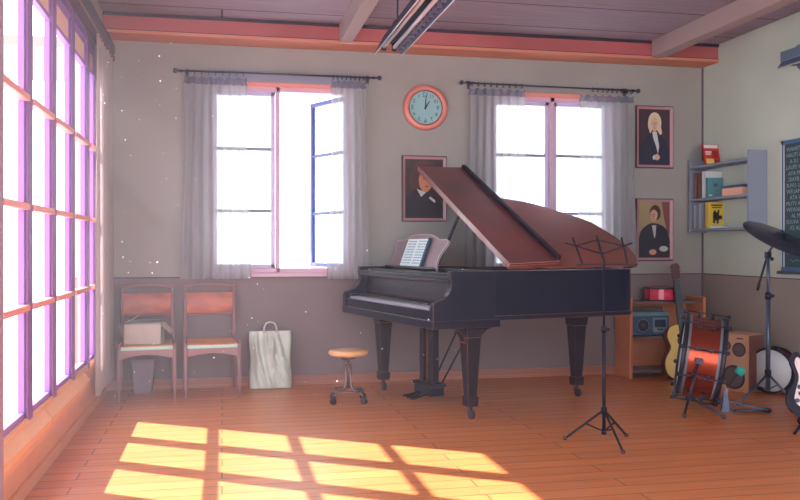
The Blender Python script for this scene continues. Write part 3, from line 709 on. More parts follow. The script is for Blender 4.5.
# legs
def pleg(x, y):
    lg = MB()
    sq = lambda r, z: [(x - r, y - r, z), (x + r, y - r, z), (x + r, y + r, z), (x - r, y + r, z)]
    lg.hexa(sq(.058, .545), sq(.066, .617)); lg.hexa(sq(.032, .14), sq(.054, .545)); lg = lg.build('leg', m_pleg, pn, .004)
    MB().hexa(sq(.039, .085), sq(.042, .15)).build('leg_cuff', m_pleg, lg, .004)
    cs = MB(); cs.cyl((x, y, .045), (x, y, .09), .014); cs.cyl((x - .012, y - .018, .03), (x + .012, y - .018, .03), .03, n=20); cs.box((x, y - .006, .05), (.034, .035, .02)); cs.build('caster', m_caster, lg)
pleg(.334, .11); pleg(.262, 1.385)
def pleg_t(x, y):
    return pleg(x, y)
pleg(1.50, .52)
for x, y in ((1.50, .52),): MB().bb((x - .14, y - .14, .615), (x + .14, y + .14, .66)).build('leg_block', m_black, pn, .004)
# curved bracket between case and near leg
for s in (-1, 1):
    MB().prism([(.334 + s * .062, .617), (.334 + s * .17, .617)] + [(.334 + s * (.17 - .115 * math.sin(k * PI / 12)), .617 - .012 - .10 * (1 - math.cos(k * PI / 12))) for k in range(7)] , XZ, .075, .145).build('leg_bracket', m_black, pn)
# pedal lyre
lx, ly = .36, .77
MB().bb((lx - .06, ly - .13, .06), (lx + .06, ly + .13, .125)).build('lyre_box', m_black, pn, .005)
MB().bb((lx - .07, ly - .14, .125), (lx + .07, ly + .14, .15)).build('lyre_plate', m_black, pn, .004)
for s in (-1, 1):
    MB().bb((lx - .028, ly + s * .075 - .03, .15), (lx + .028, ly + s * .075 + .03, .617)).build('lyre_post', m_black, pn, .004)
for s in (-1, 0, 1):
    MB().tube([(lx - .05, ly + s * .065, .07), (lx - .10, ly + s * .065, .058), (lx - .14, ly + s * .065, .05), (lx - .18, ly + s * .065, .05)], [.008, .008, .011, .008], 8).build('pedal', m_black2, pn)
    MB().cyl((lx - .01, ly + s * .02, .15), (lx - .01, ly + s * .02, .617), .004, n=6).build('pedal_rod', m_gold, pn)
for s in (-1, 1): MB().cyl((lx + .05, ly + s * .06, .10), (lx + .36, ly + s * .10, .64), .0065, n=8).build('lyre_brace', m_black2, pn)
MB().bb((.5, .2, .625), (.62, 1.3, .665)).build('cross_beam', m_black2, pn)

# ------------------------------------------------------------------ music stand
b = Vector((2.245, 4.745, 0))
ms = thing('music_stand', b, 'thin black folding music stand with bare wire desk in front of the piano', 'music stand')
hub = .16
MB().cyl((0, 0, .03), (0, 0, .66), .011, n=10).build('lower_pole', m_msb, ms)
MB().cyl((0, 0, .62), (0, 0, 1.04), .0075, n=10).build('upper_pole', m_msb, ms)
MB().cyl((0, 0, .63), (0, 0, .67), .015).ball((.024, -.004, .65), .012).build('clamp_knob', m_msb, ms)
MB().cyl((0, 0, .14), (0, 0, .18), .018).build('hub', m_msb, ms)
for fu, fv in ((565, 440), (623, 453.5), (626.6, 437)):
    f = at(fu, fv, Z=0) - b; f.z = .01
    lg = MB().tube([(f.x * .04, f.y * .04, hub), tuple(f)], .0072, 8).build('leg', m_msb, ms)
    MB().ball(f, .013).build('rubber_foot', m_caster, lg)
    MB().tube([(0, 0, .035), (f.x * .45, f.y * .45, hub * .55)], .0055, 6).build('brace', m_msb, ms)
MB().cyl((0, 0, .02), (0, 0, .05), .015).build('lower_hub', m_msb, ms)
# folding desk: plane through the pole top, leaning away
SD = math.hypot(*(at(600, 250, d=4.85) - CC).xy) / 4.85
def dpt(u, v):
    p = at(u, v, d=(b - CC).dot(CF) + .10 * (265 - v) / 30); return p - b
dp = {k: dpt(*v) for k, v in dict(l0=(565, 243), l1=(602, 254), l2=(576, 246), a=(597, 240), r2=(624, 246), r0=(632, 243), lt=(572.5, 237.5), lb=(582.5, 264), ct=(596.5, 236), cb=(605, 265), rt=(621.5, 237.5), rb=(627.5, 264), sl=(576, 264.7), sr=(636, 264.7)).items()}
dsk = MB()
dsk.tube([dp['lt'], dp['lb']], .006, 6); dsk.tube([dp['ct'], dp['cb']], .008, 6); dsk.tube([dp['rt'], dp['rb']], .006, 6)
dsk.tube([dp['l0'], dp['l2'], dp['l1']], .005, 6); dsk.tube([dp['l2'], dp['a']], .005, 6); dsk.tube([dp['a'], dp['r2']], .005, 6); dsk.tube([dp['l1'], dp['r2'], dp['r0']], .005, 6)
dsk.build('folding_desk', m_msb, ms)
sl, sr = dp['sl'], dp['sr']; nn = -CF * .04
MB().hexa([sl, sr, sr + nn, sl + nn], [p + Vector((0, 0, .007)) for p in (sl, sr, sr + nn, sl + nn)]).build('desk_lip', m_msb, ms)

# ------------------------------------------------------------------ low shelf with pink drum and radio
xl, xr, y0, y1 = 3.45, 4.175, 6.78, 7.075
t = thing('low_shelf', ((xl + xr) / 2, y1, 0), 'low orange wooden shelf unit against the back wall, behind the acoustic guitar', 'shelf')
lx = (xr - xl) / 2
for s in (-1, 1): MB().bb((s * lx - (0 if s > 0 else -.0), y0 - y1, 0), (s * (lx - .025), 0, .70)).build('side_panel', m_shelfw, t, .004)
for z in (.645, .345, .05): MB().bb((-lx + .025, y0 - y1 + .012, z), (lx - .025, 0, z + .02)).build('shelf_board', m_board, t, .003)
MB().bb((-lx + .025, -.012, .05), (lx - .025, -.002, .66)).build('back_panel', m_shelfw, t)
p = at(661, 302, Y=6.93)
t = thing('hand_drum', (p.x, 6.925, .665), 'bright pink hand drum with dark rims lying on top of the low shelf', 'drum')
mb = MB().lathe([(1e-4, .008), (.142, .008), (.142, .112), (1e-4, .112)], n=40); mb.build('shell', m_pink, t)
for z in (.006, .112): MB().lathe([(.140, z - .006), (.150, z - .006), (.150, z + .006), (.140, z + .006), (.140, z - .006)], n=40).build('hoop', m_hw, t)
MB().lathe([(1e-4, .117), (.141, .117)], n=40).build('drumhead', m_pink, t)
mb = MB()
for k in range(8):
    a = 2 * PI * k / 8 + .3
    if k % 2 == 0: MB().cyl((.145 * math.cos(a), .145 * math.sin(a), .012), (.145 * math.cos(a), .145 * math.sin(a), .108), .005, n=6).build('tension_rod', m_hw, t)
mb = MB().lathe([(.1425, .016), (.1433, .016), (.1433, .104), (.1425, .104)], n=40)
keep = MB()
for (vs_, ) in (([(.1436 * math.cos(a), .1436 * math.sin(a), z) for z in (.018, .104) for a in [math.radians(232 + 3.5 * i) for i in range(6)]],),):
    keep.add(vs_, [(i, i + 1, 7 + i, 6 + i) for i in range(5)], 0, True)
keep.build('painted_highlight', m_pinkl, t)  # pale strip painting a highlight onto the pink shell
t = thing('radio', (3.67, 6.90, .366), 'teal portable radio cassette player on the middle board of the low shelf', 'radio')
mb = MB().bb((-.18, -.07, 0), (.18, .07, .20)); mb.build('body', m_radio, t, .012)
MB().bb((-.175, -.078, .172), (.175, .06, .208)).build('top_panel', m_radiol, t, .006)
MB().tube([(-.15, 0, .205), (-.15, 0, .235), (.15, 0, .235), (.15, 0, .205)], .008, 8).build('handle', m_radio, t)
q = Matrix(((1, 0, 0), (0, 0, -1), (0, 1, 0)))
for R_, mm, d in ((.062, m_radiol, .071), (.055, m_coned, .073), (.022, m_radio, .076)):
    MB().lathe([(1e-4, d), (R_ * .9, d), (R_, d - .004)], o=(-.07, 0, .09), q=q, n=28).build('speaker_cone' if R_ < .06 else 'speaker_ring', mm, t)
MB().bb((.02, -.078, .03), (.155, -.068, .155)).build('cassette_door', m_radiol, t, .003)
MB().bb((.035, -.081, .075), (.14, -.077, .14)).build('cassette_window', m_navy, t)
for k, mm in enumerate((plain('orange_button', 220, 120, 60), m_hw, m_hw, plain('yellow_button', 200, 170, 80))): MB().bb((.03 + k * .03, -.082, .045), (.052 + k * .03, -.077, .06)).build('button', mm, t)
MB().cyl((.14, .05, .211), (-.06, .05, .216), .003, n=6).build('antenna', m_chrome, t)

# ------------------------------------------------------------------ wall shelf and books on the right wall
ya, yb, xs = 6.17, 7.05, 4.168
t = thing('wall_shelf', (XR, yb, 1.27), 'blue-grey open bookshelf fixed to the right wall near the corner', 'shelf')
MB().bb((xs - XR, ya - yb - .02, .0), (-.001, ya - yb, .66)).build('end_panel', m_blueg, t, .003)
MB().bb((xs - XR, 0, .0), (-.001, -.02, .66)).build('end_panel', m_blueg, t, .003)
SZ = (1.305, 1.575, 1.868)
for z in SZ: MB().bb((xs - XR, ya - yb, z - 1.27 - .022), (-.001, -.02, z - 1.27)).build('shelf_board', m_blueg, t, .002)
def book(name, loc, size, cover, label, rot=(0, 0, 0), mark=None, pages=None, group='books on the wall shelf'):
    # cover faces -y, spine towards -x; size = (depth x, thickness y, height z)
    w, th, h = size
    b_ = thing(name, loc, label, 'book', group, rot=rot)
    c_ = MB().bb((0, 0, 0), (w, .003, h)).bb((0, th - .003, 0), (w, th, h)).bb((0, 0, 0), (.003, th, h)).build('cover', cover, b_)
    MB().bb((.003, .003, .003), (w - .004, th - .003, h - .004)).build('page_block', pages or m_paper, b_)
    if mark:
        for mm, polys in mark:
            g = MB()
            for (xa, za, xb, zb) in polys: g.bb((xa * w, -.0012, za * h), (xb * w, .0, zb * h))
            g.build('cover_print', mm, b_)
    return b_
cr = plain('book_red', 206, 54, 48); cw = plain('book_white', 222, 224, 226); ct_ = plain('book_teal', 92, 150, 160); cb_ = plain('book_brown', 130, 84, 76); cp = plain('book_peach', 232, 178, 150); cd = plain('book_slate', 70, 88, 110); cy = plain('book_yellow', 224, 190, 70); cg = plain('book_grey', 138, 146, 158); ckh = plain('print_dark', 60, 60, 52); cyl_ = plain('print_yellow', 240, 208, 90); cdr = plain('print_dark_red', 150, 30, 36)
book('book', (4.183, 6.80, SZ[2] + .001), (.15, .022, .19), cr, 'red and white book standing upright on top of the wall shelf', rot=(math.radians(-14), 0, 0),
     mark=[(cw, [(.05, .82, .95, .98), (.1, .6, .5, .66), (.1, .5, .45, .55)]), (cyl_, [(.1, .06, .6, .3)]), (cdr, [(.55, .34, .9, .7), (.62, .08, .9, .26)])])
book('book', (4.178, 6.93, SZ[1] + .001), (.16, .045, .232), cb_, 'brown-spined book upright at the far left of the middle wall shelf')
book('book', (4.178, 6.865, SZ[1] + .001), (.16, .045, .232), plain('book_dark_brown', 112, 74, 72), 'dark brown book wedged between the brown-spined and the white books')
book('book', (4.178, 6.80, SZ[1] + .001), (.175, .05, .235), cw, 'tall white book on the middle wall shelf, just behind the teal one')
book('book', (4.183, 6.77, SZ[1] + .001), (.155, .022, .175), ct_, 'small teal book leaning in front of the white book on the wall shelf', mark=[(cw, [(.1, .08, .3, .16)]), (cd, [(.4, .55, .62, .72)])])
book('book', (4.337, 6.52, SZ[1] + .001), (.27, .06, .17), cp, 'thick peach book lying flat at the bottom of the two-book pile', rot=(PI / 2, 0, -PI / 2), pages=cp)
bx = bpy.context.scene.objects
book('book', (4.337, 6.53, SZ[1] + .0615), (.30, .022, .172), cd, 'thin slate-blue book lying on top of the two-book pile', rot=(PI / 2, 0, -PI / 2), pages=cd)
yy = 6.99
for k, nm in enumerate(('first', 'second', 'third', 'fourth')):
    yy -= .042
    book('book', (4.178, yy, SZ[0] + .001), (.165, .038, .21 + .006 * ((k * 7) % 3)), cg if k % 2 else plain('book_pale_grey%d' % k, 170, 176, 186),
         ('grey-spined book behind the yellow book, %s in from the room corner' % nm))
book('book', (4.178, 6.765, SZ[0] + .001), (.185, .03, .228), cy, 'yellow book with a dark printed picture on the bottom wall shelf',
     mark=[(ckh, [(.2, .86, .8, .92), (.25, .78, .75, .82), (.3, .3, .62, .62), (.34, .6, .44, .7), (.54, .6, .64, .72), (.3, .2, .42, .32), (.5, .18, .6, .3), (.6, .35, .78, .5)]), (plain('print_green', 90, 110, 70), [(.38, .38, .55, .54)])])
t = thing('paper_pad', (4.18, 6.63, SZ[0] + .0005), 'white paper pad lying flat in front of the yellow book', 'paper')
MB().bb((0, 0, 0), (.13, .1, .018)).build('sheets', m_paper, t)

# ------------------------------------------------------------------ chalkboard
yb0, yb1 = 3.9, 5.945; z0, z1 = .955, 1.975
t = thing('chalkboard', (XR, yb1, z0), 'green chalkboard with chalk writing on the right wall', 'chalkboard')
MB().bb((-.016, yb0 - yb1 + .03, .03), (-.001, -.03, z1 - z0 - .03)).build('writing_surface', m_chalk, t)
mb = MB(); L_ = yb0 - yb1; H_ = z1 - z0
mb.bb((-.026, 0, 0), (-.001, -.03, H_), 1); mb.bb((-.027, -.012, .02), (-.025, -.03, H_ - .02), 0); mb.bb((-.026, L_, 0), (-.001, L_ + .03, H_), 0); mb.bb((-.026, L_, H_ - .03), (-.001, 0, H_), 0); mb.bb((-.026, L_, 0), (-.001, 0, .03), 0)
mb.build('frame', [m_bframe, m_bframew], t)
MB().bb((-.05, L_ - .02, -.022), (-.001, .02, -.006)).bb((-.05, L_ - .02, -.022), (-.044, .02, .0)).build('chalk_tray', m_hw, t, .003)
mb = MB(); z = H_ - .075
for k, s in enumerate(('WAHST LU', 'HAUTI AM', '  A SU', 'LAUFS VA', ' AYA MU', ' 20AYB E', '3UVU- LA', 'WEUAM T', '  ATA VU', 'MUTV AEN', 'WEWAIA U', '   AL MA', 'SUUVA TI', '  XE AU')):
    vs, fs = text_mesh(s.strip(), .046); ind = len(s) - len(s.lstrip())
    x0 = min(v_[0] for v_ in vs) if vs else 0
    mb.add([(-.0168, -(x - x0) - .055 - ind * .02, y + z) for x, y, _ in vs], fs); z -= .047
for a0, a1, r_ in ((.2, 3.1, .075),):
    c0 = (-.15, .12)
    P = [(-.0172, c0[0] - r_ * math.cos(a0 + (a1 - a0) * i / 16), c0[1] + r_ * math.sin(a0 + (a1 - a0) * i / 16)) for i in range(17)]
    mb.tube(P, .002, 4)
for P in ([(-.0172, -.13, .15), (-.0172, -.145, .14), (-.0172, -.13, .13)], [(-.0172, -.175, .15), (-.0172, -.19, .135)], [(-.0172, -.10, .09), (-.0172, -.13, .075), (-.0172, -.18, .09), (-.0172, -.21, .08)]): mb.tube(P, .002, 4)
mb.build('chalk_writing', m_chalkt, t, fixn=False)

# ------------------------------------------------------------------ hanging lamps
def lamp(c, y0, y1, label, mb_, rods, bw=.045, bh=.05, wx=.135):
    t = thing('hanging_lamp', (c[0], y0, c[1]), label, 'ceiling lamp', 'hanging tube lamps')
    L = y1 - y0
    MB().bb((-bw, 0, .05 - bh), (bw, L, .05)).build('housing', mb_, t, .004)
    for s in (-1, 1):
        a, b_ = Vector((s * bw * .7, 0, .05 if bh < .06 else .05 - bh)), Vector((s * wx, 0, -.075)); n_ = Vector((s * .006, 0, .005))
        w = MB().hexa([a, b_, b_ + Vector((0, L, 0)), a + Vector((0, L, 0))], [p + n_ for p in (a, b_, b_ + Vector((0, L, 0)), a + Vector((0, L, 0)))]); w.build('reflector', mb_, t)
        MB().cyl((s * wx, 0, -.075), (s * wx, L, -.075), .0035, n=8).build('reflector_lip', m_tube, t)
        MB().cyl((s * .036, .03, -.028), (s * .036, L - .03, -.028), .013, n=14).build('tube', m_tube, t)
        for yy in (.015, L - .015): MB().box((s * .036, yy, -.02), (.03, .028, .06)).build('lamp_holder', mb_, t)
    bl = None
    for i in range(int(L / .1)):
        if bl is None: g = bl = MB().box((.066, .06, -.04), (.03, .012, .04)).build('louvre_blade', m_louv, t)
        else: g = bl.copy(); COL.objects.link(g); g.parent = t
        g.location = (0, i * .1, 0)
    for yy in rods:
        rr = MB().cyl((0, yy, .05), (0, yy, ZC - c[1]), .006, n=8).build('suspension_rod', mb_, t)
        MB().cyl((0, yy, ZC - c[1] - .02), (0, yy, ZC - c[1]), .035).build('ceiling_rose', mb_, rr)
        MB().box((0, yy, .06), (.05, .08, .03)).build('mount', mb_, rr)
lamp((1.125, 2.545), 4.25, 5.76, 'dark twin-tube hanging lamp above the clock, near the left beam', m_lampb, (.25, 1.2), .04, .05, .095)
lamp((at(779.5, 58, Y=5.62).x + .075, 2.545), 4.2, 5.62, 'teal hanging lamp by the right wall above the chalkboard', m_lampt, (.25, 1.26), .07, .075, .09)

# ------------------------------------------------------------------ acoustic guitar
def guitar_body(w_up, w_waist, w_low, L):
    r = [(0, .0), (w_low * .55, .012 * L), (w_low * .9, .10 * L), (w_low, .25 * L), (w_low * .92, .40 * L), (w_waist, .58 * L), (w_up * .97, .74 * L), (w_up, .82 * L), (w_up * .8, .95 * L), (w_up * .4, 1.0 * L)]
    rr = smooth_poly(r, 5, closed=False)
    return rr + [(-x, y) for x, y in rr[::-1] if x > 1e-6]
g0 = at(677, 381, Z=0)
nz_ = math.radians(-11)
t = thing('acoustic_guitar', (g0.x + .095, 6.60, .0), 'yellow acoustic guitar leaning upright against the low shelf, left of the tilted drum', 'guitar', rot=(math.radians(-9.5), math.radians(-2.5), math.radians(-8)))
bo = guitar_body(.135, .115, .18, .47)
fn = lambda x, y, d: (x, d, y + .012)
MB().prism(bo, fn, 0, .095, 0, 0, True).build('sides_and_back', m_gside, t)
MB().prism([(x * .985, .235 + (y - .235) * .985) for x, y in bo], fn, -.004, .0).build('soundboard', m_guit, t)
MB().prism(bo, fn, -.0025, -.0005).build('binding', m_gside, t)
MB().prism(ell(0, .325, .052, .052, 28), fn, -.0052, -.0035).build('rosette', m_gside, t)
MB().prism(ell(0, .325, .042, .042, 28), fn, -.006, -.004).build('sound_hole', m_coned, t)
MB().prism([(-.065, .125), (.065, .125), (.06, .15), (-.06, .15)], fn, -.014, -.003).build('bridge', m_gside, t)
nk = MB().prism([(-.028, .36), (.028, .36), (.022, .86), (-.022, .86)], fn, -.012, -.003, 0); nk = nk.build('fretboard', m_fret, t)
MB().prism([(-.026, .45), (.026, .45), (.022, .86), (-.022, .86)], fn, -.003, .02, 0).build('neck', m_head, t)
fb = MB()
for k in range(16): 
    y = .86 - .46 * (1 - 2 ** (-k / 9.0)); fb.bb((-.025, -.0135, y + .010), (.025, -.012, y + .0125))
fb.build('frets', m_chrome, nk)
hd = MB().prism([(-.022, .86), (.022, .86), (.034, .885), (.034, .985), (.02, 1.0), (-.02, 1.0), (-.034, .985), (-.034, .885)], fn, -.006, .010).build('headstock', m_head, t)
for s in (-1, 1):
    for k in range(3): MB().cyl((s * .034, .004, .915 + k * .032), (s * .05, .004, .915 + k * .032), .006, n=8).build('tuning_peg', m_chrome, hd)
sg = MB()
for k in range(6): sg.cyl((-.02 + .008 * k, -.016, .15), (-.016 + .0064 * k, -.014, .875), .0008, n=4)
sg.build('strings', m_chrome, t)

# ------------------------------------------------------------------ tilted bass drum
def frame(x, z):
    x = x.normalized(); y = z.cross(x).normalized(); z = x.cross(y); return Matrix((x, y, z)).transposed()
D0 = 6.0; cdr_ = at(700.3, 357.5, d=D0)
tl = math.radians(8.0); yw = math.radians(-16.5)
ax = (CR * math.cos(yw) + CF * math.sin(yw)) * math.cos(tl) - CZ * math.sin(tl)
FM = frame(ax, CZ)
RD = .300; HL = .114
basept = cdr_ - FM.col[2] * RD
base = cdr_ + FM @ Vector((0, 0, -RD)); 
t = thing('bass_drum', base, 'red sunburst bass drum tilted on its spurs, seen from the side', 'drum', mat=FM)
ql = Matrix(((0, 0, 1), (1, 0, 0), (0, 1, 0)))         # lathe z -> local x
oc = (0, 0, RD)
MB().lathe([(RD - .012, -HL), (RD - .012, HL)], o=oc, q=ql, n=56).build('shell', M('copper_red_shell', lin(150, 58, 38), .2, .8), t)
for s in (-1, 1):
    a = s * HL
    MB().lathe([(RD - .02, a), (RD + .004, a), (RD + .006, a + s * .028), (RD - .02, a + s * .028), (RD - .02, a)], o=oc, q=ql, n=56).build('hoop', m_hoop, t)
    MB().lathe([(1e-4, a + s * .012), (RD - .018, a + s * .012)], o=oc, q=ql, n=56).build('drumhead', m_skin, t)
    MB().lathe([(RD - .011, a - s * .02), (RD - .008, a - s * .02), (RD - .008, a - s * .002), (RD - .011, a - s * .002)], o=oc, q=ql, n=56).build('pale_band', M('pale_hoop_band', lin(120, 124, 138), .4, .2), t)
for k in range(10):
    an = 2 * PI * k / 10 + .33
    cz, sz = math.cos(an), math.sin(an)
    P = lambda r, x: (x, r * cz, RD + r * sz)
    rd_ = MB().cyl(P(RD + .014, -HL - .03), P(RD + .014, HL + .03), .0055, n=8)
    rd_ = rd_.build('tension_rod', m_hw, t)
    for s in (-1, 1):
        MB().ball(P(RD + .010, s * (HL + .034)), .016).build('claw', m_hw, rd_); MB().cyl(P(RD - .012, s * .045), P(RD + .018, s * .045), .013, n=10).build('lug', m_hw, rd_)
inv = FM.transposed()
def tolocal(p): return inv @ (Vector(p) - base)
for (mu, mv, fu, fv, nm) in ((699, 361, 684, 416, 'spur'), (690, 397, 724, 417, 'spur')):
    f = at(fu, fv, Z=.012); m_ = at(mu, mv, d=D0 - RD * (.97 if mv < 380 else .55))
    lg = MB().tube([tolocal(m_), tolocal(f)], .009, 8).build('spur', m_hw, t)
    MB().ball(tolocal(f), .016).build('rubber_foot', m_caster, lg)
    if mv < 380: MB().box(tolocal(m_), (.05, .05, .035)).build('spur_bracket', m_hw, lg)

# ------------------------------------------------------------------ bass pedal
pb = at(725, 411, Z=0); pe = at(767, 413, Z=0)
dx = (pe - pb); Lp = dx.length
t = thing('drum_pedal', pb, 'bass drum pedal with a teal felt beater on the floor right of the tilted drum', 'drum pedal', mat=frame(dx, CZ))
MB().bb((-.03, -.045, 0), (.05, .045, .014)).build('base_plate', m_stand, t, .003)
MB().cyl((.02, 0, .008), (Lp, 0, .012), .007, n=8).build('base_rod', m_stand, t)
MB().hexa([(.03, -.035, .07), (Lp, -.03, .018), (Lp, .03, .018), (.03, .035, .07)], [(.03, -.035, .078), (Lp, -.03, .026), (Lp, .03, .026), (.03, .035, .078)]).build('footboard', m_stand, t)
MB().ball((Lp, 0, .02), .02, sc_=(1.6, 1.2, .8)).build('heel', m_hw, t)
for s in (-1, 1): MB().hexa([(-.025, s * .045 - .01, .01), (.025, s * .045 - .01, .01), (.025, s * .045 + .01, .01), (-.025, s * .045 + .01, .01)], [(-.008, s * .045 - .008, .15), (.012, s * .045 - .008, .15), (.012, s * .045 + .008, .15), (-.008, s * .045 + .008, .15)]).build('upright', m_stand, t)
MB().cyl((0, -.055, .145), (0, .055, .145), .012, n=12).cyl((0, -.02, .145), (0, .02, .145), .022, n=14).build('axle', m_chrome, t)
MB().cyl((0, 0, .145), (.092, 0, .272), .0055, n=8).build('beater_shaft', m_hw, t)
q = Vector((.6, 0, .8)).to_track_quat('Z', 'Y').to_matrix()
MB().lathe([(1e-4, -.025), (.026, -.025), (.032, -.012), (.032, .02), (.026, .03), (1e-4, .03)], o=(.098, 0, .28), q=q, n=20).build('beater', m_beater, t)

# ------------------------------------------------------------------ loudspeaker
fr_ = at(748, 393.5, Z=0); fl_ = at(721, 389.5, Z=0)
xa_ = (fr_ - fl_); ww = .235
t = thing('loudspeaker', fr_, 'pale wooden loudspeaker with round cones on the floor between the two drums', 'speaker', mat=frame(xa_, CZ))
hh = .455; dd = .22
MB().bb((-ww, 0, 0), (0, dd, hh)).build('cabinet', [m_spk], t, .004)
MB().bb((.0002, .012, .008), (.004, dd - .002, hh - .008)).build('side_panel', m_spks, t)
for a, b_ in ((.235, .445), (.012, .222)): MB().bb((-ww + .012, -.008, a), (-.012, -.0005, b_)).build('front_panel', m_spk, t, .003)
qf = Matrix(((1, 0, 0), (0, 0, -1), (0, 1, 0)))
for (x, z, r_) in ((-.07, .335, .05), (-.18, .36, .035), (-.115, .115, .085)):
    cn = MB().lathe([(r_ * 1.12, .008), (r_ * 1.12, .014), (r_, .016), (r_ * .9, .012)], o=(x, 0, z), q=qf, n=28).build('cone_ring', m_coned, t)
    MB().lathe([(r_ * .92, .013), (r_ * .4, .0085), (r_ * .3, .0115), (1e-4, .014)], o=(x, 0, z), q=qf, n=28).build('cone', m_cone, cn)
MB().bb((-.09, -.012, .418), (-.035, -.008, .428)).build('badge', m_coned, t)

# ------------------------------------------------------------------ second drum, standing on its rim
DD = 6.62; hc = at(770.5, 366, d=DD)
hc.z = .18
nrm = (-CF * .70 - CR * .71).normalized()
FM2 = frame(-nrm, CZ)       # local +x runs back along the shell
base = Vector((hc.x, hc.y, 0))
t = thing('floor_drum', base, 'red drum with a white head standing on its rim behind the cymbal stand', 'drum', mat=FM2)
r2 = .170; dp2 = .12; oc = (0, 0, .18)
MB().lathe([(r2 - .008, .01), (r2 - .008, dp2)], o=oc, q=ql, n=48).build('shell', m_shell, t)
MB().lathe([(1e-4, -.002), (r2 - .006, -.002), (r2 - .006, .004)], o=oc, q=ql, n=48).build('drumhead', m_skin, t)
MB().lathe([(1e-4, dp2), (r2 - .006, dp2)], o=oc, q=ql, n=48).build('drumhead', m_skin, t)
for x in (-.006, dp2 - .02): MB().lathe([(r2 - .008, x), (r2 + .008, x), (r2 + .008, x + .024), (r2 - .008, x + .024), (r2 - .008, x)], o=oc, q=ql, n=48).build('hoop', m_hoop, t)
for k in range(8):
    an = 2 * PI * k / 8 + .2; P = lambda r, x: (x, r * math.cos(an), .18 + r * math.sin(an))
    if abs(math.sin(an) + 1) < .2: continue
    MB().cyl(P(r2 + .004, .0), P(r2 + .004, dp2), .0045, n=6).build('tension_rod', m_hw, t)

# ------------------------------------------------------------------ cymbal stand
cb0 = at(768, 399, Z=0); dcb = (cb0 - CC).dot(CF)
t = thing('cymbal_stand', cb0, 'tall boom cymbal stand on tripod legs in front of the white-headed drum', 'cymbal stand')
def L_(u, v, d): return at(u, v, d=d) - cb0
ztop = at(768.5, 255, d=dcb).z
MB().cyl((0, 0, .06), (0, 0, .78), .017, n=14).build('lower_tube', m_stand, t)
MB().cyl((0, 0, .74), (0, 0, ztop), .0115, n=12).build('upper_tube', m_stand, t)
MB().cyl((0, 0, .75), (0, 0, .80), .022).ball((.03, -.01, .775), .014).build('height_clamp', m_hw, t)
MB().cyl((0, 0, .165), (0, 0, .22), .024).build('leg_collar', m_hw, t)
MB().box((0, 0, ztop), (.035, .035, .05)).ball((.02, -.02, ztop - .03), .014).build('boom_tilter', m_hw, t)
cup_ = (CZ * .88 + CR * .29 - CF * .42).normalized()
bp = [L_(757.5, 290, dcb + .12), L_(768, 253, dcb), at(779.5, 236.5, d=dcb - .24) - cb0 + cup_ * .004]
MB().tube(bp, .0085, 8).build('boom_arm', m_stand, t)
MB().cyl(bp[0], bp[0] + (bp[0] - bp[1]).normalized() * -.05, .012).build('boom_end', m_hw, t)
for fu, fv in ((738, 403.5), (766, 391), (793, 400)):
    f = L_(fu, fv, 1); f = at(fu, fv, Z=.012) - cb0
    lg = MB().tube([(0, 0, .19), (f.x * .45, f.y * .45, .105), tuple(f)], .0095, 8).build('leg', m_stand, t)
    MB().tube([(0, 0, .07), (f.x * .40, f.y * .40, .115)], .006, 6).build('leg_strut', m_stand, lg)
    MB().ball(f, .016).build('rubber_foot', m_caster, lg)
cc_ = at(779.5, 236.5, d=dcb - .24)
up = (CZ * .88 + CR * .29 - CF * .42).normalized()
t2 = thing('cymbal', cc_, 'dark cymbal tilted on the boom arm in front of the chalkboard', 'cymbal', mat=frame(CR - up * CR.dot(up), up))
MB().lathe([(1e-4, .028), (.03, .026), (.045, .012), (.12, .004), (.262, -.018), (.262, -.021), (.12, .001), (.045, .009), (.03, .022), (1e-4, .024)], n=56).build('plate', m_cymb, t2)
MB().cyl((0, 0, .02), (0, 0, .05), .012).build('wing_nut', m_hw, t2)

# ------------------------------------------------------------------ electric guitar at the right edge
ec = at(815, 388, d=5.25)
eb = at(815, 388, d=5.25); eb.z = .085
t = thing('electric_guitar', eb, 'dark electric guitar with white pickguard at the right edge of the picture', 'guitar', rot=(math.radians(-12), math.radians(3.5), math.radians(-22)))
rgt = smooth_poly([(0, .0), (.1, .01), (.158, .07), (.165, .14), (.125, .215), (.118, .265), (.145, .33), (.125, .38), (.09, .375), (.06, .32), (.02, .30), (-.03, .305), (-.06, .34), (-.095, .40), (-.135, .385), (-.145, .33), (-.118, .265), (-.125, .205), (-.162, .14), (-.155, .06), (-.1, .01)], 4)
fn2 = lambda x, y, d: (x, d, y)
MB().prism(rgt, fn2, 0, .043, 0).build('body', m_ered, t, .008)
pg = smooth_poly([(-.118, .10), (-.07, .06), (-.01, .10), (.07, .2), (.10, .29), (.05, .30), (-.03, .295), (-.075, .34), (-.105, .37), (-.12, .33), (-.095, .25), (-.11, .17)], 4)
pk = MB().prism(pg, fn2, -.004, -.0005).build('pickguard', m_pg, t)
for x, z in ((-.105, .10), (-.085, .145), (-.092, .185)): MB().cyl((x, -.004, z), (x, -.022, z), .014, .012, n=14).build('knob', m_hw, pk)
for z in (.12, .18, .24): MB().bb((-.042, -.014, z), (.042, -.004, z + .022)).build('pickup', m_pg, pk, .004)
MB().bb((-.04, -.016, .07), (.04, 0, .10)).build('bridge', m_chrome, t, .003)
MB().prism([(-.028, .26), (.028, .26), (.021, .80), (-.021, .80)], fn2, -.012, .012).build('neck', m_head, t)
hd = MB().prism([(-.021, .80), (.021, .80), (.035, .85), (.03, .98), (-.02, 1.0), (-.04, .86)], fn2, -.004, .012).build('headstock', m_guit, t)
for k in range(6): MB().cyl((-.03, .004, .85 + k * .022), (-.055, .004, .85 + k * .022), .005, n=8).build('tuning_peg', m_chrome, hd)
sg = MB()
for k in range(6): sg.cyl((-.02 + .008 * k, -.018, .085), (-.016 + .0064 * k, -.014, .82), .0008, n=4)
sg.build('strings', m_chrome, t)
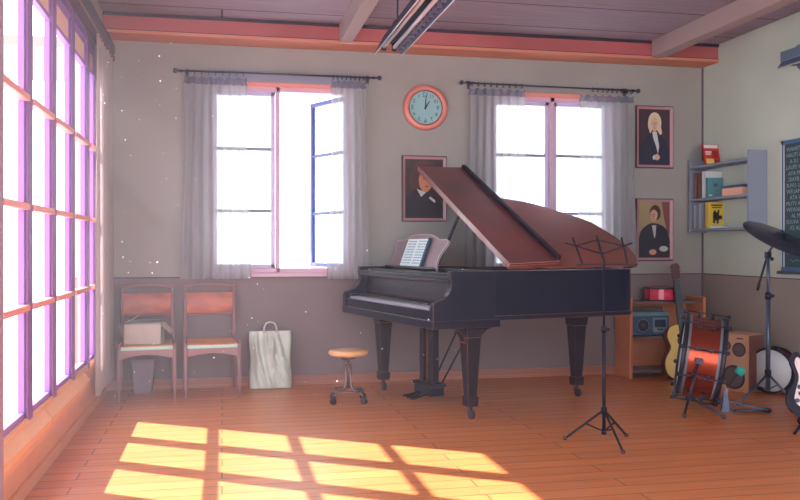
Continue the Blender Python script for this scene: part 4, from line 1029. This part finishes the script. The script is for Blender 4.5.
t = thing('guitar_stand', (eb.x, eb.y + .0, 0), 'low black stand holding the electric guitar at the right edge', 'guitar stand', rot=(0, 0, math.radians(-22)))
MB().tube([(-.15, -.12, .012), (-.08, .0, .045), (.08, .0, .045), (.15, -.12, .012)], .009, 8).build('front_frame', m_msb, t)
MB().tube([(0, .18, .012), (0, .12, .26)], .009, 8).tube([(-.08, .0, .045), (-.07, .10, .045), (0, .15, .2), (.07, .10, .045), (.08, .0, .045)], .008, 8).build('back_leg', m_msb, t)
for s in (-1, 1): MB().tube([(s * .08, .0, .045), (s * .08, -.05, .05), (s * .08, -.06, .10)], .008, 8).build('hook', m_msb, t)

# ------------------------------------------------------------------ dust motes in the sunlight
mb = MB(); rnd = random.Random(21)
for k in range(90):
    u, v = rnd.choice([(rnd.uniform(100, 190), rnd.uniform(40, 260)), (rnd.uniform(100, 470), rnd.uniform(250, 420)), (rnd.uniform(60, 260), rnd.uniform(60, 380))])
    p = at(u, v, d=rnd.uniform(3.2, 5.8))
    if p.x < XL + .15 or p.z < .05: continue
    r_ = rnd.choice([.002, .0025, .003, .004])
    mb.add([p + Vector(o) * r_ for o in ((1, 0, 0), (-1, 0, 0), (0, 1, 0), (0, -1, 0), (0, 0, 1), (0, 0, -1))], [(0, 2, 4), (2, 1, 4), (1, 3, 4), (3, 0, 4), (2, 0, 5), (1, 2, 5), (3, 1, 5), (0, 3, 5)])
o = mb.build('dust_motes', M('pale_dust', (.95, .93, .9), .9))
tag(o, 'tiny pale dust motes drifting in the air on the sunny window side', 'dust', kind='stuff')

# ------------------------------------------------------------------ faint haze in the room air
hm = bpy.data.materials.new('room_haze'); nt = nodes(hm)
hv = nt.nodes.new('ShaderNodeVolumeScatter'); hv.inputs['Color'].default_value = (.96, .9, .98, 1);  hv.inputs['Anisotropy'].default_value = .2
hg = nt.nodes.new('ShaderNodeNewGeometry'); hs_ = nt.nodes.new('ShaderNodeSeparateXYZ'); nt.links.new(hg.outputs['Position'], hs_.inputs[0])
hr = nt.nodes.new('ShaderNodeMapRange'); hr.interpolation_type = 'SMOOTHSTEP'; hr.inputs[1].default_value = -.5; hr.inputs[2].default_value = 1.2; hr.inputs[3].default_value = .0125; hr.inputs[4].default_value = .001
nt.links.new(hs_.outputs[0], hr.inputs[0]); nt.links.new(hr.outputs[0], hv.inputs['Density'])
ho = nt.nodes.new('ShaderNodeOutputMaterial'); nt.links.new(hv.outputs[0], ho.inputs['Volume'])
o = MB().bb((XL - .06, .3, -.05), (XR + .05, YB + .05, ZC + .05)).build('air_haze', hm)
tag(o, 'faint pale haze in the air of the sunlit room', 'haze', kind='stuff')

# ------------------------------------------------------------------ light
w = bpy.data.worlds.new('sky'); sc.world = w; w.use_nodes = True
bg = w.node_tree.nodes['Background']; bg.inputs[0].default_value = (.90, .95, 1.0, 1); bg.inputs[1].default_value = 2.2
sd = bpy.data.lights.new('sun', 'SUN'); so = bpy.data.objects.new('sun', sd); COL.objects.link(so)
sd.energy = 12.0; sd.color = (1.0, .84, .78); sd.angle = math.radians(.6)
so.rotation_euler = Vector((.99, -.645, -1.0)).to_track_quat('-Z', 'Y').to_euler(); so.location = (-6, 6, 6)

sc.view_settings.view_transform = 'Standard'; sc.view_settings.look = 'None'; sc.view_settings.gamma = 1; sc.view_settings.use_curve_mapping = False
sc.view_settings.exposure = 1.25
sc.cycles.use_denoising = True
sc.cycles.max_bounces = 8; sc.cycles.transparent_max_bounces = 16; sc.cycles.diffuse_bounces = 5
